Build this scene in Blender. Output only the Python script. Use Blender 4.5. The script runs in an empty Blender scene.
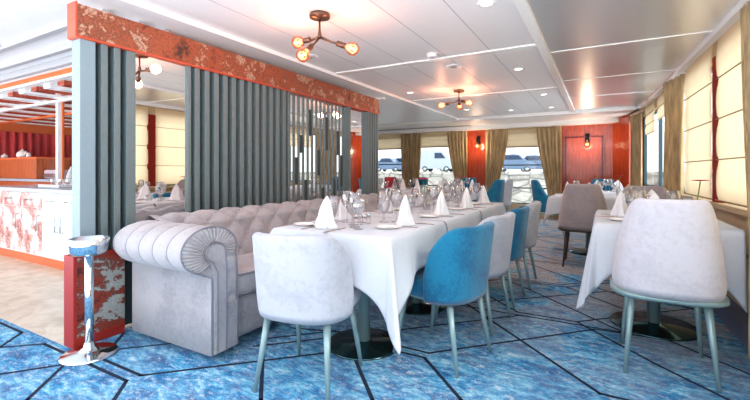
import bpy, bmesh, math, random
from mathutils import Vector, Matrix, noise
PI = math.pi
random.seed(7)
SC = bpy.context.scene
COL = SC.collection

# ------------------------------------------------------------------ materials
def lin(c):
    r = []
    for v in c:
        v = v/255.0
        r.append(v/12.92 if v <= 0.04045 else ((v+0.055)/1.055)**2.4)
    return (r[0], r[1], r[2], 1.0)

class NT:
    def __init__(s, name):
        s.m = bpy.data.materials.new(name); s.m.use_nodes = True
        s.t = s.m.node_tree; s.t.nodes.clear()
        s.out = s.n('ShaderNodeOutputMaterial')
    def n(s, typ, **kw):
        nd = s.t.nodes.new(typ)
        for k, v in kw.items():
            if k.startswith('i_'):
                nd.inputs[k[2:].replace('_', ' ')].default_value = v
            else: setattr(nd, k, v)
        return nd
    def l(s, a, b): s.t.links.new(a, b)
    def coords(s, scale=(1, 1, 1), rot=(0, 0, 0)):
        tc = s.n('ShaderNodeTexCoord'); mp = s.n('ShaderNodeMapping')
        mp.inputs['Scale'].default_value = scale; mp.inputs['Rotation'].default_value = rot
        s.l(tc.outputs['Object'], mp.inputs['Vector']); return mp.outputs['Vector']
    def noise(s, vec, scale, detail=4, rough=0.6, dist=0.0):
        nd = s.n('ShaderNodeTexNoise'); nd.inputs['Scale'].default_value = scale
        nd.inputs['Detail'].default_value = detail; nd.inputs['Roughness'].default_value = rough
        nd.inputs['Distortion'].default_value = dist
        if vec: s.l(vec, nd.inputs['Vector'])
        return nd.outputs['Fac']
    def ramp(s, fac, stops, interp='LINEAR'):
        r = s.n('ShaderNodeValToRGB'); e = r.color_ramp.elements; r.color_ramp.interpolation = interp
        while len(e) > 1: e.remove(e[-1])
        e[0].position = stops[0][0]; e[0].color = stops[0][1]
        for p, c in stops[1:]:
            x = e.new(p); x.color = c
        s.l(fac, r.inputs['Fac']); return r.outputs['Color']
    def mix(s, fac, a, b, mode='MIX'):
        m = s.n('ShaderNodeMix', data_type='RGBA', blend_type=mode)
        if isinstance(fac, (int, float)): m.inputs[0].default_value = fac
        else: s.l(fac, m.inputs[0])
        for i, v in ((6, a), (7, b)):
            if isinstance(v, tuple): m.inputs[i].default_value = v
            else: s.l(v, m.inputs[i])
        return m.outputs[2]
    def bsdf(s, color, rough=0.5, metal=0.0, bump=None, bstr=0.2, bdist=0.01, sheen=0.0, coat=0.0, spec=0.5):
        b = s.n('ShaderNodeBsdfPrincipled')
        if isinstance(color, tuple): b.inputs['Base Color'].default_value = color
        else: s.l(color, b.inputs['Base Color'])
        if isinstance(rough, (int, float)): b.inputs['Roughness'].default_value = rough
        else: s.l(rough, b.inputs['Roughness'])
        b.inputs['Metallic'].default_value = metal
        b.inputs['Sheen Weight'].default_value = sheen
        b.inputs['Coat Weight'].default_value = coat
        b.inputs['Specular IOR Level'].default_value = spec
        if bump is not None:
            bp = s.n('ShaderNodeBump'); bp.inputs['Strength'].default_value = bstr
            bp.inputs['Distance'].default_value = bdist
            s.l(bump, bp.inputs['Height']); s.l(bp.outputs['Normal'], b.inputs['Normal'])
        return b
    def done(s, sh):
        s.l(sh.outputs[0] if hasattr(sh, 'outputs') else sh, s.out.inputs['Surface']); return s.m

def simple(name, rgb, rough=0.5, metal=0.0, var=0.06, vs=12, bump=0.0, bs=80, coat=0.0, sheen=0.0, spec=0.5):
    t = NT(name); v = t.coords()
    c = lin(rgb); d = tuple(max(0, x*(1-var*2)) for x in c[:3])+(1,)
    col = t.mix(t.noise(v, vs), c, d)
    return t.done(t.bsdf(col, rough, metal, t.noise(v, bs) if bump else None, bump, 0.004, sheen, coat, spec))

def fabric(name, rgb, var=0.12, scale=35, bump=0.35, dark=None):
    t = NT(name); v = t.coords()
    c = lin(rgb); d = dark and lin(dark) or tuple(x*(1-var*2.2) for x in c[:3])+(1,)
    a = t.noise(v, scale, 6, 0.75); b = t.noise(v, 5, 3)
    f = t.n('ShaderNodeMath', operation='MULTIPLY'); t.l(a, f.inputs[0]); t.l(b, f.inputs[1])
    f2 = t.n('ShaderNodeMath', operation='MULTIPLY'); t.l(f.outputs[0], f2.inputs[0]); f2.inputs[1].default_value = 3.6
    col = t.ramp(f2.outputs[0], [(0.45, d), (1.1 if False else 1.0, c)])
    return t.done(t.bsdf(col, 0.85, 0, t.noise(v, 420, 3), bump, 0.002, 0.25, 0, 0.3))

def emis(name, rgb, s):
    t = NT(name); e = t.n('ShaderNodeEmission'); e.inputs['Color'].default_value = lin(rgb); e.inputs['Strength'].default_value = s
    return t.done(e)

def thin_glass(name, tint=(1, 1, 1, 1), base=0.06, edge=0.7, blend=0.35):
    t = NT(name)
    tr = t.n('ShaderNodeBsdfTransparent'); tr.inputs['Color'].default_value = tint
    gl = t.n('ShaderNodeBsdfGlossy'); gl.inputs['Roughness'].default_value = 0.03
    lw = t.n('ShaderNodeLayerWeight'); lw.inputs['Blend'].default_value = blend
    mr = t.n('ShaderNodeMapRange'); mr.inputs['To Min'].default_value = base; mr.inputs['To Max'].default_value = edge
    t.l(lw.outputs['Facing'], mr.inputs['Value'])
    mx = t.n('ShaderNodeMixShader'); t.l(mr.outputs['Result'], mx.inputs[0]); t.l(tr.outputs[0], mx.inputs[1]); t.l(gl.outputs[0], mx.inputs[2])
    return t.done(mx)

def cloth_translucent(name, rgb, fac=0.4, weave=300, rough=0.9, fold_shade=None):
    t = NT(name); v = t.coords()
    c = lin(rgb)
    if fold_shade:
        vs = t.coords(fold_shade)
        col = t.ramp(t.noise(vs, 22, 4), [(.35, c), (.65, tuple(x*0.55 for x in c[:3])+(1,))])  # dark upright streaks painted into the cloth colour as shade in its folds
    else: col = t.mix(t.noise(v, 30, 5), c, tuple(x*0.88 for x in c[:3])+(1,))
    b = t.bsdf(col, rough, 0, t.noise(v, weave), 0.15, 0.002, 0.1, 0, 0.2)
    tl = t.n('ShaderNodeBsdfTranslucent'); t.l(col, tl.inputs['Color'])
    mx = t.n('ShaderNodeMixShader'); mx.inputs[0].default_value = fac
    t.l(b.outputs[0], mx.inputs[1]); t.l(tl.outputs[0], mx.inputs[2])
    return t.done(mx)

def wood(name, rgb, dark, rough=0.25, scale=(6, 6, 0.5), coat=0.4):
    t = NT(name); v = t.coords(scale)
    col = t.ramp(t.noise(v, 6, 6, 0.6, 1.2), [(0.3, lin(dark)), (0.62, lin(rgb))])
    return t.done(t.bsdf(col, rough, 0, None, coat=coat))

def rusty(name, stops, scale=4.0, squash=(1, 1, 1), rough=0.45):
    t = NT(name); v = t.coords(squash)
    n1 = t.noise(v, scale, 10, 0.72, 0.3); n2 = t.noise(v, scale*9, 8, 0.75)
    m = t.n('ShaderNodeMath', operation='MULTIPLY_ADD'); t.l(n2, m.inputs[0]); m.inputs[1].default_value = 0.38
    m2 = t.n('ShaderNodeMath', operation='SUBTRACT'); t.l(n1, m2.inputs[0]); m2.inputs[1].default_value = 0.19
    t.l(m2.outputs[0], m.inputs[2])
    return t.done(t.bsdf(t.ramp(m.outputs[0], [(p, lin(c)) for p, c in stops]), rough, 0, n2, 0.2, 0.003))

M = {}
M['grey_fab'] = fabric('light_grey_upholstery', (182, 184, 194), 0.1, 30)
M['white_fab'] = fabric('pale_lilac_grey_upholstery', (208, 204, 212), 0.08, 40)
M['taupe_fab'] = fabric('taupe_upholstery', (168, 156, 158), 0.1, 30)
M['teal_fab'] = fabric('teal_blue_upholstery', (10, 112, 148), 0.18, 60, dark=(0, 72, 112))
M['coral_fab'] = fabric('coral_upholstery', (222, 70, 92), 0.12)
M['sofa_fab'] = fabric('greige_velour', (176, 172, 176), 0.1, 60, dark=(150, 146, 152))
M['piping'] = fabric('dark_piping', (132, 134, 148), 0.1)
M['leg_green'] = simple('sage_grey_painted_leg', (136, 164, 168), 0.32, 0.25)
M['leg_dark'] = simple('dark_wood_leg', (66, 50, 46), 0.4)
M['chrome'] = simple('polished_chrome', (225, 232, 236), 0.08, 1.0, 0.02)
M['steel'] = simple('brushed_steel', (186, 200, 204), 0.22, 0.9)
M['disc'] = simple('dark_steel_disc', (58, 92, 98), 0.16, 0.9)
M['linen'] = cloth_translucent('white_linen', (232, 231, 236), 0.12)
M['linen_pink'] = cloth_translucent('white_linen_table', (212, 217, 226), 0.08)
M['napkin'] = cloth_translucent('white_napkin', (250, 250, 253), 0.15)
M['china'] = simple('white_china', (242, 238, 236), 0.12, 0, 0.02, coat=0.5)
M['cutlery'] = simple('polished_cutlery', (196, 170, 158), 0.15, 1.0)
M['glass'] = thin_glass('clear_drinking_glass', (0.93, 0.92, 0.93, 1), 0.10, 0.9, 0.45)
M['pane'] = thin_glass('window_glass', (0.96, 0.99, 1, 1), 0.03, 0.5, 0.2)
t = NT('mirror'); g = t.n('ShaderNodeBsdfGlossy'); g.inputs['Color'].default_value = (0.93, 0.93, 0.92, 1); g.inputs['Roughness'].default_value = 0.0
M['mirror'] = t.done(g)
M['batten'] = simple('grey_green_batten', (112, 128, 131), 0.5, 0, 0.1, 30)
M['batten_dark'] = simple('dark_green_backing', (52, 68, 70), 0.6)
M['slab'] = simple('pale_blue_grey_panel', (140, 160, 170), 0.5, 0, 0.06, 30)
M['redwood'] = wood('red_lacquered_wood', (186, 76, 46), (134, 44, 28), 0.2)
M['redmatte'] = simple('matte_red_wood', (150, 44, 30), 0.7, spec=0.15)
M['redpaint'] = simple('red_painted_edge', (172, 44, 32), 0.35)
M['orange'] = simple('orange_wood', (226, 112, 60), 0.4)
M['boxwood'] = wood('orange_brown_wood', (196, 104, 58), (160, 72, 36), 0.4)
M['rust'] = rusty('distressed_rust_paint', [(0.33, (58, 32, 26)), (0.40, (132, 62, 40)), (0.46, (172, 84, 50)), (0.50, (108, 58, 42)), (0.545, (176, 96, 62)), (0.575, (196, 176, 156)), (0.61, (134, 88, 66)), (0.65, (182, 98, 64)), (0.70, (206, 192, 172)), (0.76, (140, 76, 52))], 3.6)
M['rust_grey'] = rusty('distressed_rust_and_grey', [(0.36, (70, 30, 26)), (0.43, (166, 58, 38)), (0.49, (96, 62, 52)), (0.53, (190, 186, 176)), (0.58, (150, 164, 166)), (0.64, (214, 206, 194)), (0.70, (176, 66, 44))], 2.8, (1, 1, 1.8))
M['marbled'] = rusty('marbled_pink_and_white', [(0.38, (150, 76, 68)), (0.46, (205, 132, 122)), (0.52, (232, 200, 194)), (0.58, (244, 244, 246)), (0.7, (214, 172, 166))], 4.0)
M['white'] = simple('white_lacquer', (240, 242, 246), 0.3, 0, 0.02)
M['ceil'] = simple('white_ceiling', (240, 240, 243), 0.45, 0, 0.02)
M['soffit'] = simple('grey_white_soffit', (238, 239, 242), 0.4)
M['trim'] = simple('white_trim', (250, 250, 250), 0.25, 0, 0.01)
M['seam'] = simple('grey_seam', (176, 176, 182), 0.5)
M['counter'] = simple('blue_grey_stone_top', (176, 192, 206), 0.25, 0, 0.1, 60)
t = NT('satin_metal_ceiling'); v = t.coords((1, 14, 1))
M['metalceil'] = t.done(t.bsdf(t.mix(t.noise(v, 8), lin((228, 228, 230)), lin((216, 216, 219))), 0.33, 0.75, t.noise(t.coords((60, 2, 1)), 6), 0.05, 0.002))
t = NT('red_pleated_curtain'); v = t.coords((1, 1, 0.1))
M['redcurt'] = t.done(t.bsdf(t.ramp(t.noise(v, 10), [(0.3, lin((150, 14, 26))), (0.7, lin((222, 52, 50)))]), 0.6, 0, None, sheen=0.3))
M['curtain'] = cloth_translucent('olive_beige_curtain', (222, 196, 152), 0.3, fold_shade=(1, 1, 0.15))
M['blind'] = cloth_translucent('cream_linen_blind', (236, 214, 178), 0.42)
M['blindline'] = simple('blind_rod_pocket', (158, 134, 100), 0.7)
M['beigewall'] = simple('beige_wall_panel', (206, 182, 144), 0.6, 0, 0.06, 8)
M['bluebase'] = fabric('dark_blue_carpet_upstand', (16, 52, 110), 0.2)
M['frame_teal'] = simple('dark_teal_window_frame', (52, 86, 96), 0.4)
M['bronze'] = simple('aged_bronze', (112, 84, 70), 0.35, 0.8)
M['black'] = simple('black_metal', (24, 22, 22), 0.4, 0.5)
M['bulb'] = emis('warm_filament', (255, 190, 90), 45)
t = NT('amber_bulb_glass'); tr = t.n('ShaderNodeBsdfTransparent'); tr.inputs['Color'].default_value = (1, 0.62, 0.42, 1)
gl = t.n('ShaderNodeBsdfGlossy'); gl.inputs['Roughness'].default_value = 0.05
e = t.n('ShaderNodeEmission'); e.inputs['Color'].default_value = lin((255, 138, 90)); e.inputs['Strength'].default_value = 0.55
lw = t.n('ShaderNodeLayerWeight'); lw.inputs['Blend'].default_value = 0.3
mx = t.n('ShaderNodeMixShader'); t.l(lw.outputs['Facing'], mx.inputs[0]); t.l(tr.outputs[0], mx.inputs[1]); t.l(gl.outputs[0], mx.inputs[2])
m2 = t.n('ShaderNodeMixShader'); m2.inputs[0].default_value = 0.5; t.l(mx.outputs[0], m2.inputs[1]); t.l(e.outputs[0], m2.inputs[2])
M['bulbglass'] = t.done(m2)
M['lamp_on'] = emis('downlight_lens', (255, 250, 240), 3.5)
M['gerbera'] = simple('pink_red_petals', (232, 48, 84), 0.5, 0, 0.2)
M['stem'] = simple('green_stem', (70, 130, 50), 0.5)
M['stone'] = rusty('pale_quay_stone', [(0.3, (170, 164, 156)), (0.5, (226, 222, 214)), (0.7, (246, 244, 240))], 1.2)
M['quay'] = simple('pale_quay_paving', (226, 222, 214), 0.9)
M['carwhite'] = simple('white_car_paint', (170, 184, 200), 0.25, 0, 0.02, coat=0.5)
M['carblue'] = simple('silver_blue_car_paint', (96, 122, 156), 0.25, 0.2, 0.02, coat=0.5)
M['carglass'] = simple('dark_car_glass', (20, 50, 84), 0.1)
M['tyre'] = simple('tyre_rubber', (60, 64, 72), 0.8)
M['tan_floor'] = None

# floor tiles (beige stone)
t = NT('beige_marble_tile'); v = t.coords()
br = t.n('ShaderNodeTexBrick'); t.l(t.coords((1, 1, 1)), br.inputs['Vector']); br.inputs['Scale'].default_value = 1.0
br.inputs['Mortar Size'].default_value = 0.003; br.offset = 0.0
br.inputs['Brick Width'].default_value = 0.6; br.inputs['Row Height'].default_value = 0.6
br.inputs['Color1'].default_value = lin((224, 212, 194)); br.inputs['Color2'].default_value = lin((214, 200, 180)); br.inputs['Mortar'].default_value = lin((196, 182, 162))
c = t.mix(t.ramp(t.noise(v, 5, 8, 0.7, 0.6), [(0.42, (0, 0, 0, 1)), (0.68, (1, 1, 1, 1))]), br.outputs['Color'], lin((182, 162, 138)))
M['tile'] = t.done(t.bsdf(c, 0.3, 0))

# carpet: worn blue with white flecks and tan patches
t = NT('distressed_blue_carpet')
v = t.coords((1, 1, 1)); vs = t.coords((1.0, 2.6, 1), (0, 0, 0.9)); vf = t.coords((1, 1.7, 1), (0, 0, 0.6))
big = t.noise(v, 1.3, 5, 0.6, 0.5)
base = t.ramp(t.noise(vs, 5.0, 10, 0.82, 0.5), [(0.32, lin((0, 56, 108))), (0.43, lin((0, 94, 154))), (0.50, lin((28, 138, 192))), (0.58, lin((112, 188, 218))), (0.68, lin((232, 238, 240)))])
fl = t.ramp(t.noise(vf, 17, 8, 0.85), [(0.51, (0, 0, 0, 1)), (0.6, (1, 1, 1, 1))])
fm = t.n('ShaderNodeMath', operation='MULTIPLY'); t.l(fl, fm.inputs[0])
bm_ = t.ramp(big, [(0.36, (0.3, 0.3, 0.3, 1)), (0.6, (0.95, 0.95, 0.95, 1))]); t.l(bm_, fm.inputs[1])
c = t.mix(fm.outputs[0], base, lin((196, 216, 230)))
dk = t.ramp(t.noise(vf, 12, 8, 0.85), [(0.53, (0, 0, 0, 1)), (0.64, (0.8, 0.8, 0.8, 1))])
c = t.mix(dk, c, lin((0, 72, 128)))
sep = t.n('ShaderNodeSeparateXYZ'); t.l(v, sep.inputs[0])
mr = t.n('ShaderNodeMapRange'); mr.inputs['From Min'].default_value = 2.2; mr.inputs['From Max'].default_value = 4.6; mr.inputs['To Min'].default_value = 0.12; mr.inputs['To Max'].default_value = 0.78
t.l(sep.outputs['Y'], mr.inputs['Value'])
tn = t.ramp(t.noise(v, 1.9, 7, 0.7, 0.6), [(0.40, (0, 0, 0, 1)), (0.52, (1, 1, 1, 1))])
tm = t.n('ShaderNodeMath', operation='MULTIPLY'); t.l(mr.outputs[0], tm.inputs[0]); t.l(tn, tm.inputs[1])
tan = t.ramp(t.noise(v, 34, 6, 0.8), [(0.4, lin((134, 124, 124))), (0.6, lin((196, 182, 176)))])
c = t.mix(tm.outputs[0], c, tan)
M['carpet'] = t.done(t.bsdf(c, 0.92, 0, t.noise(v, 260, 3), 0.4, 0.004, 0.1, 0, 0.15))
M['carpetline'] = simple('navy_carpet_line', (4, 30, 62), 0.9, 0, 0.2, 60)

# ------------------------------------------------------------------ mesh helpers
def new(): return bmesh.new()
def box(bm, c, s, bev=0.0, rot=None, mi=0):
    m = Matrix.Translation(Vector(c))
    if rot is not None: m = m @ rot
    m = m @ Matrix.Diagonal((s[0], s[1], s[2], 1))
    r = bmesh.ops.create_cube(bm, size=1.0, matrix=m)
    vs = r['verts']
    fs = set(f for v in vs for f in v.link_faces)
    for f in fs: f.material_index = mi
    if bev > 0:
        es = set(e for v in vs for e in v.link_edges)
        rr = bmesh.ops.bevel(bm, geom=list(es), offset=bev, segments=2, affect='EDGES', profile=0.6)
        for f in rr['faces']: f.material_index = mi
    return vs
def bx(bm, x0, x1, y0, y1, z0, z1, bev=0.0, mi=0):
    return box(bm, ((x0+x1)/2, (y0+y1)/2, (z0+z1)/2), (abs(x1-x0), abs(y1-y0), abs(z1-z0)), bev, None, mi)
def grid(bm, rows, closed_u=False, closed_v=False, smooth=True, mi=0):
    V = [[bm.verts.new(p) for p in r] for r in rows]
    n = len(V); k = len(V[0])
    for i in range(n-1+(1 if closed_v else 0)):
        for j in range(k-1+(1 if closed_u else 0)):
            a, b, c_, d = V[i][j], V[i][(j+1) % k], V[(i+1) % n][(j+1) % k], V[(i+1) % n][j]
            try:
                f = bm.faces.new((a, b, c_, d)); f.smooth = smooth; f.material_index = mi
            except ValueError: pass
    return V
def cap(bm, ring, flip=False, mi=0, smooth=False):
    try:
        f = bm.faces.new(list(reversed(ring)) if flip else ring); f.material_index = mi; f.smooth = smooth
    except ValueError: pass
def lathe(bm, prof, c=(0, 0, 0), n=24, mi=0, caps=True, smooth=True):
    rows = []
    for r, z in prof:
        rows.append([Vector((c[0]+max(r, 1e-4)*math.cos(2*PI*i/n), c[1]+max(r, 1e-4)*math.sin(2*PI*i/n), c[2]+z)) for i in range(n)])
    V = grid(bm, rows, closed_u=True, mi=mi, smooth=smooth)
    if caps:
        cap(bm, V[0], True, mi); cap(bm, V[-1], False, mi)
    return V
def tube(bm, pts, r, n=10, mi=0, caps=True):
    pts = [Vector(p) for p in pts]; rs = r if isinstance(r, (list, tuple)) else [r]*len(pts)
    rows = []; up = None
    for i, p in enumerate(pts):
        d = (pts[min(i+1, len(pts)-1)]-pts[max(i-1, 0)])
        if d.length < 1e-9: d = Vector((0, 0, 1))
        d.normalize()
        if up is None:
            up = Vector((0, 0, 1)) if abs(d.z) < 0.9 else Vector((1, 0, 0))
        s = d.cross(up)
        if s.length < 1e-6: s = d.cross(Vector((0, 1, 0)))
        s.normalize(); up = s.cross(d).normalized()
        rows.append([p+(s*math.cos(2*PI*k/n)+up*math.sin(2*PI*k/n))*rs[i] for k in range(n)])
    V = grid(bm, rows, closed_u=True, mi=mi)
    if caps: cap(bm, V[0], True, mi); cap(bm, V[-1], False, mi)
def prism(bm, poly, axis, a, b, mi=0, bev=0):
    # poly: list of 2D points; axis 'x': poly in (y,z); 'y': (x,z); 'z': (x,y)
    def P(p, t):
        return {'x': (t, p[0], p[1]), 'y': (p[0], t, p[1]), 'z': (p[0], p[1], t)}[axis]
    v0 = [bm.verts.new(P(p, a)) for p in poly]; v1 = [bm.verts.new(P(p, b)) for p in poly]
    n = len(poly); fs = []
    fs.append(bm.faces.new(v0)); fs.append(bm.faces.new(list(reversed(v1))))
    for i in range(n): fs.append(bm.faces.new((v0[i], v1[i], v1[(i+1) % n], v0[(i+1) % n])))
    for f in fs: f.material_index = mi
    if bev:
        es = set(e for v in v0+v1 for e in v.link_edges)
        bmesh.ops.bevel(bm, geom=list(es), offset=bev, segments=2, affect='EDGES', profile=0.6)
def sphere(bm, c, r, seg=16, scale=(1, 1, 1), mi=0):
    m = Matrix.Translation(Vector(c)) @ Matrix.Diagonal((scale[0], scale[1], scale[2], 1))
    rr = bmesh.ops.create_uvsphere(bm, u_segments=seg, v_segments=max(6, seg//2), radius=r, matrix=m)
    for f in set(f for v in rr['verts'] for f in v.link_faces): f.smooth = True; f.material_index = mi
def sstep(a, b, x):
    t_ = min(1, max(0, (x-a)/(b-a))); return t_*t_*(3-2*t_)

# ------------------------------------------------------------------ object helpers
def obj(name, bm, mats, parent=None, world=False):
    """one mesh object; world=True: coordinates are world coordinates, parent chain has translation only"""
    bmesh.ops.recalc_face_normals(bm, faces=bm.faces[:])
    if world and parent is not None:
        off = Vector((0, 0, 0)); p = parent
        while p is not None: off += p.location; p = p.parent
        bmesh.ops.translate(bm, verts=bm.verts[:], vec=-off)
    me = bpy.data.meshes.new(name); bm.to_mesh(me); bm.free()
    for m in (mats if isinstance(mats, (list, tuple)) else [mats]): me.materials.append(m)
    o = bpy.data.objects.new(name, me); COL.objects.link(o)
    if parent is not None: o.parent = parent
    return o
def thing(name, label, cat, loc=(0, 0, 0), rz=0.0, group=None):
    o = bpy.data.objects.new(name, None); COL.objects.link(o)
    o.empty_display_size = 0.1
    o.location = loc; o.rotation_euler = (0, 0, rz); o['label'] = label; o['category'] = cat
    if group: o['group'] = group
    return o
def tag(o, label, cat, group=None):
    o['label'] = label; o['category'] = cat
    if group: o['group'] = group
    return o
def struct(name, bm, mats, parent=None, world=False):
    o = obj(name, bm, mats, parent, world)
    if parent is None: o['kind'] = 'structure'
    return o
def dup(root, loc, rz=0.0, label=None, group=None, mat=None, scale=None):
    def cp(o, par):
        c_ = o.copy(); COL.objects.link(c_); c_.parent = par
        for ch in list(o.children): cp(ch, c_)
        return c_
    r = cp(root, None)
    r.location = loc; r.rotation_euler = (0, 0, rz)
    if scale: r.scale = scale
    if label: r['label'] = label
    if group: r['group'] = group
    return r
USED = set()
def place(root, loc, rz, label, group=None):
    """first time moves the root itself, later makes copies"""
    if root.name not in USED:
        USED.add(root.name); root.location = loc; root.rotation_euler = (0, 0, rz); root['label'] = label
        if group: root['group'] = group
        return root
    return dup(root, loc, rz, label, group)

# ------------------------------------------------------------------ camera
cam_d = bpy.data.cameras.new('camera'); cam = bpy.data.objects.new('camera', cam_d); COL.objects.link(cam)
cam.location = (0, 0, 1.1); cam.rotation_euler = (PI/2, 0, math.radians(29.39))
cam_d.sensor_width = 36; cam_d.lens = 403/750*36; cam_d.shift_y = -29/750; cam_d.clip_start = 0.05; cam_d.clip_end = 300
SC.camera = cam

HC = 2.25
YF = 9.95
RW = [(-2.5, .9), (3.4, .88), (4.2, .85), (5.1, .81), (6.3, .77), (8.0, .68), (9.3, .48), (9.95, .15)]
def rwx(y):
    for (a, b), (c_, d) in zip(RW, RW[1:]):
        if a <= y <= c_: return b+(d-b)*(y-a)/(c_-a)
    return RW[-1][1] if y > 9 else RW[0][1]

# ------------------------------------------------------------------ floor
bm = new()
pl = [(-3.0, -0.8), (1.1, -0.8), (1.1, YF+.1), (-7.0, YF+.1), (-7.0, 5.3), (-2.9, 5.3), (-2.9, 1.25), (-11, 1.25), (-11, -0.8)]
prism(bm, pl, 'z', -0.06, 0.0)
segs = [[(-4.4, .84), (-3.81, 1.21), (-3.44, 1.21), (-3.27, 1.04), (-3.0, .77), (-2.6, .77)], [(-3.9, .86), (-3.6, .72), (-3.27, 1.04), (-3.09, 1.20), (-2.74, 1.20), (-2.66, 1.13), (-2.84, .9), (-3.2, .5)],
 [(-2.66, 1.13), (-2.41, .87), (-2.1, .56)], [(-2.66, 1.13), (-2.55, 1.2), (-2.17, 1.2), (-1.7, .73)], [(-2.82, 1.54), (-2.55, 1.27), (-2.16, 1.27), (-1.43, 2.0), (-1.15, 2.28), (-.91, 2.28), (-.04, 3.19), (.37, 3.22), (.86, 2.73)],
 [(-2.64, 1.35), (-2.2, 1.79)], [(-1.6, 2.28), (-1.93, 1.94), (-1.43, 1.42), (-1.0, .99)], [(-1.9, 2.17), (-1.56, 2.28), (-1.15, 2.28)], [(-1.5, 2.21), (-.91, 2.21), (-.59, 1.89), (0, 1.3)], [(-1.46, 2.21), (-.96, 1.68), (-.5, 1.22)],
 [(-1.9, 1.83), (-1.24, 2.49), (-.66, 3.1), (-.54, 3.22)], [(-1.7, 4.0), (-.93, 3.23), (-.01, 2.28), (.35, 2.28), (.7, 1.93)], [(-1.9, 3.22), (.13, 3.22)], [(-1.0, 3.71), (-.57, 3.28), (-.16, 3.28), (.27, 2.78), (.88, 2.17)],
 [(-1.26, 4.6), (-.58, 3.95), (.13, 3.22)], [(-.16, 3.28), (.3, 3.74), (.85, 4.25)], [(-.98, 3.3), (-.43, 3.8), (.04, 4.25), (.4, 4.25), (.86, 3.8)], [(-1.6, 3.45), (-.86, 4.22), (-.3, 4.22), (.1, 4.62)],
 [(-.3, 4.22), (.2, 3.72)], [(-1.9, 5.2), (-.98, 4.28), (-.34, 4.28), (.8, 5.42)], [(-2.4, 5.22), (-.1, 5.22), (.5, 4.62)], [(-2.0, 4.3), (-1.0, 5.28), (0.1, 5.28), (.7, 5.9)], [(-1.5, 5.8), (.2, 4.1)],
 [(-1.3, 6.22), (-.5, 5.42), (.4, 5.42)], [(-2.4, 6.22), (-.2, 6.22), (.6, 7.0)], [(-1.4, 5.3), (-.2, 6.5), (-.2, 7.2)], [(-2.6, 6.28), (-1.9, 6.28), (-.6, 7.5)], [(-1.8, 7.22), (.5, 7.22)], [(-1.2, 7.22), (-.2, 6.3)], [(-2.2, 8.2), (.3, 8.2)], [(-1.6, 8.2), (-.4, 7.0)]]
def strip(a, b, w=.021, z0=-.004, z1=.0012):
    a = Vector((a[0], a[1], 0)); b = Vector((b[0], b[1], 0)); d = (b-a).normalized(); s = Vector((-d.y, d.x, 0))*w/2
    a = a-d*w/2; b = b+d*w/2
    q = [a+s, a-s, b-s, b+s]
    f = bm.faces.new([bm.verts.new((p.x, p.y, z1)) for p in q]); f.material_index = 1
for s_ in segs:
    for a, b in zip(s_, s_[1:]):
        strip(a, b)
struct('floor', bm, [M['carpet'], M['carpetline']])
bm = new(); prism(bm, [(-11, 1.25), (-2.9, 1.25), (-2.9, 5.3), (-11, 5.3)], 'z', -0.06, -0.001)
struct('floor', bm, M['tile'])

# ------------------------------------------------------------------ ceiling
bm = new()
prism(bm, [(-2.75, -3), (-.5, -3), (-.5, 8.55), (-2.75, 8.55)], 'z', HC, HC+.06)
# plank joints of the centre field (thin grooves read as grey lines)
for xx in (-2.3, -1.83, -1.36, -.93): bx(bm, xx-.003, xx+.003, -3, 8.55, HC-.001, HC+.004, mi=1)
struct('ceiling', bm, [M['ceil'], M['seam']])
bm = new()
prism(bm, [(-11, -3), (-2.75, -3), (-2.75, YF+.1), (-11, YF+.1)], 'z', HC-.03, HC+.06)
struct('ceiling', bm, M['soffit'])
bm = new()
prism(bm, [(-2.75, 8.55), (.6, 8.55), (.6, YF+.1), (-2.75, YF+.1)], 'z', HC-.05, HC+.06)
struct('ceiling', bm, M['ceil'])
bm = new()
pts = [(-.44, -2.5)]+[(rwx(y)+.05, y) for y in (-2.5, 2, 3.4, 4.2, 5.1, 6.3, 8.0, 8.55)]+[(-.44, 8.55)]
prism(bm, pts, 'z', HC, HC+.06)
struct('ceiling', bm, M['metalceil'])
def trimbox(x0, x1, y0, y1, z0, z1, mat='trim', bev=0.003):
    bm = new(); bx(bm, x0, x1, y0, y1, z0, z1, bev); struct('trim_%d' % trimbox.n, bm, M[mat]); trimbox.n += 1
trimbox.n = 1
trimbox(-.51, -.44, -2.5, 8.6, HC-.035, HC+.01)                    # long rail
trimbox(-2.77, -2.73, -2.5, 8.6, HC-.035, HC+.01)                  # step edge
for y in (.95, 3.88, 6.0): trimbox(-2.72, -.51, y, y+.09, HC-.012, HC+.01)
for y in (1.3, 2.8, 4.23, 5.65, 7.0): trimbox(-.44, rwx(y)-.01, y, y+.03, HC-.006, HC+.01)
trimbox(-6.9, .5, 8.52, 8.6, HC-.06, HC+.01)
trimbox(-6.9, .3, 9.70, 9.94, HC-.14, HC-.05)
for i, y in enumerate((1.5, 1.75, 1.95)): trimbox(-10.5, -3.0, y, y+.05, HC-.06-.02*i, HC-.03, 'seam')
trimbox(-7, -2.9, 5.4, 5.47, HC-.05, HC-.02)
# curved trim along the right wall
bm = new()
ys = [-0.3+i*.25 for i in range(41) if -0.3+i*.25 < 9.8]+[9.8]
grid(bm, [[(rwx(y)-.06, y, HC), (rwx(y)-.06, y, HC-.05), (rwx(y)-.0, y, HC-.05), (rwx(y)-.0, y, HC)] for y in ys], closed_u=True, smooth=False)
struct('trim_%d' % trimbox.n, bm, M['trim']); trimbox.n += 1

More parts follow.
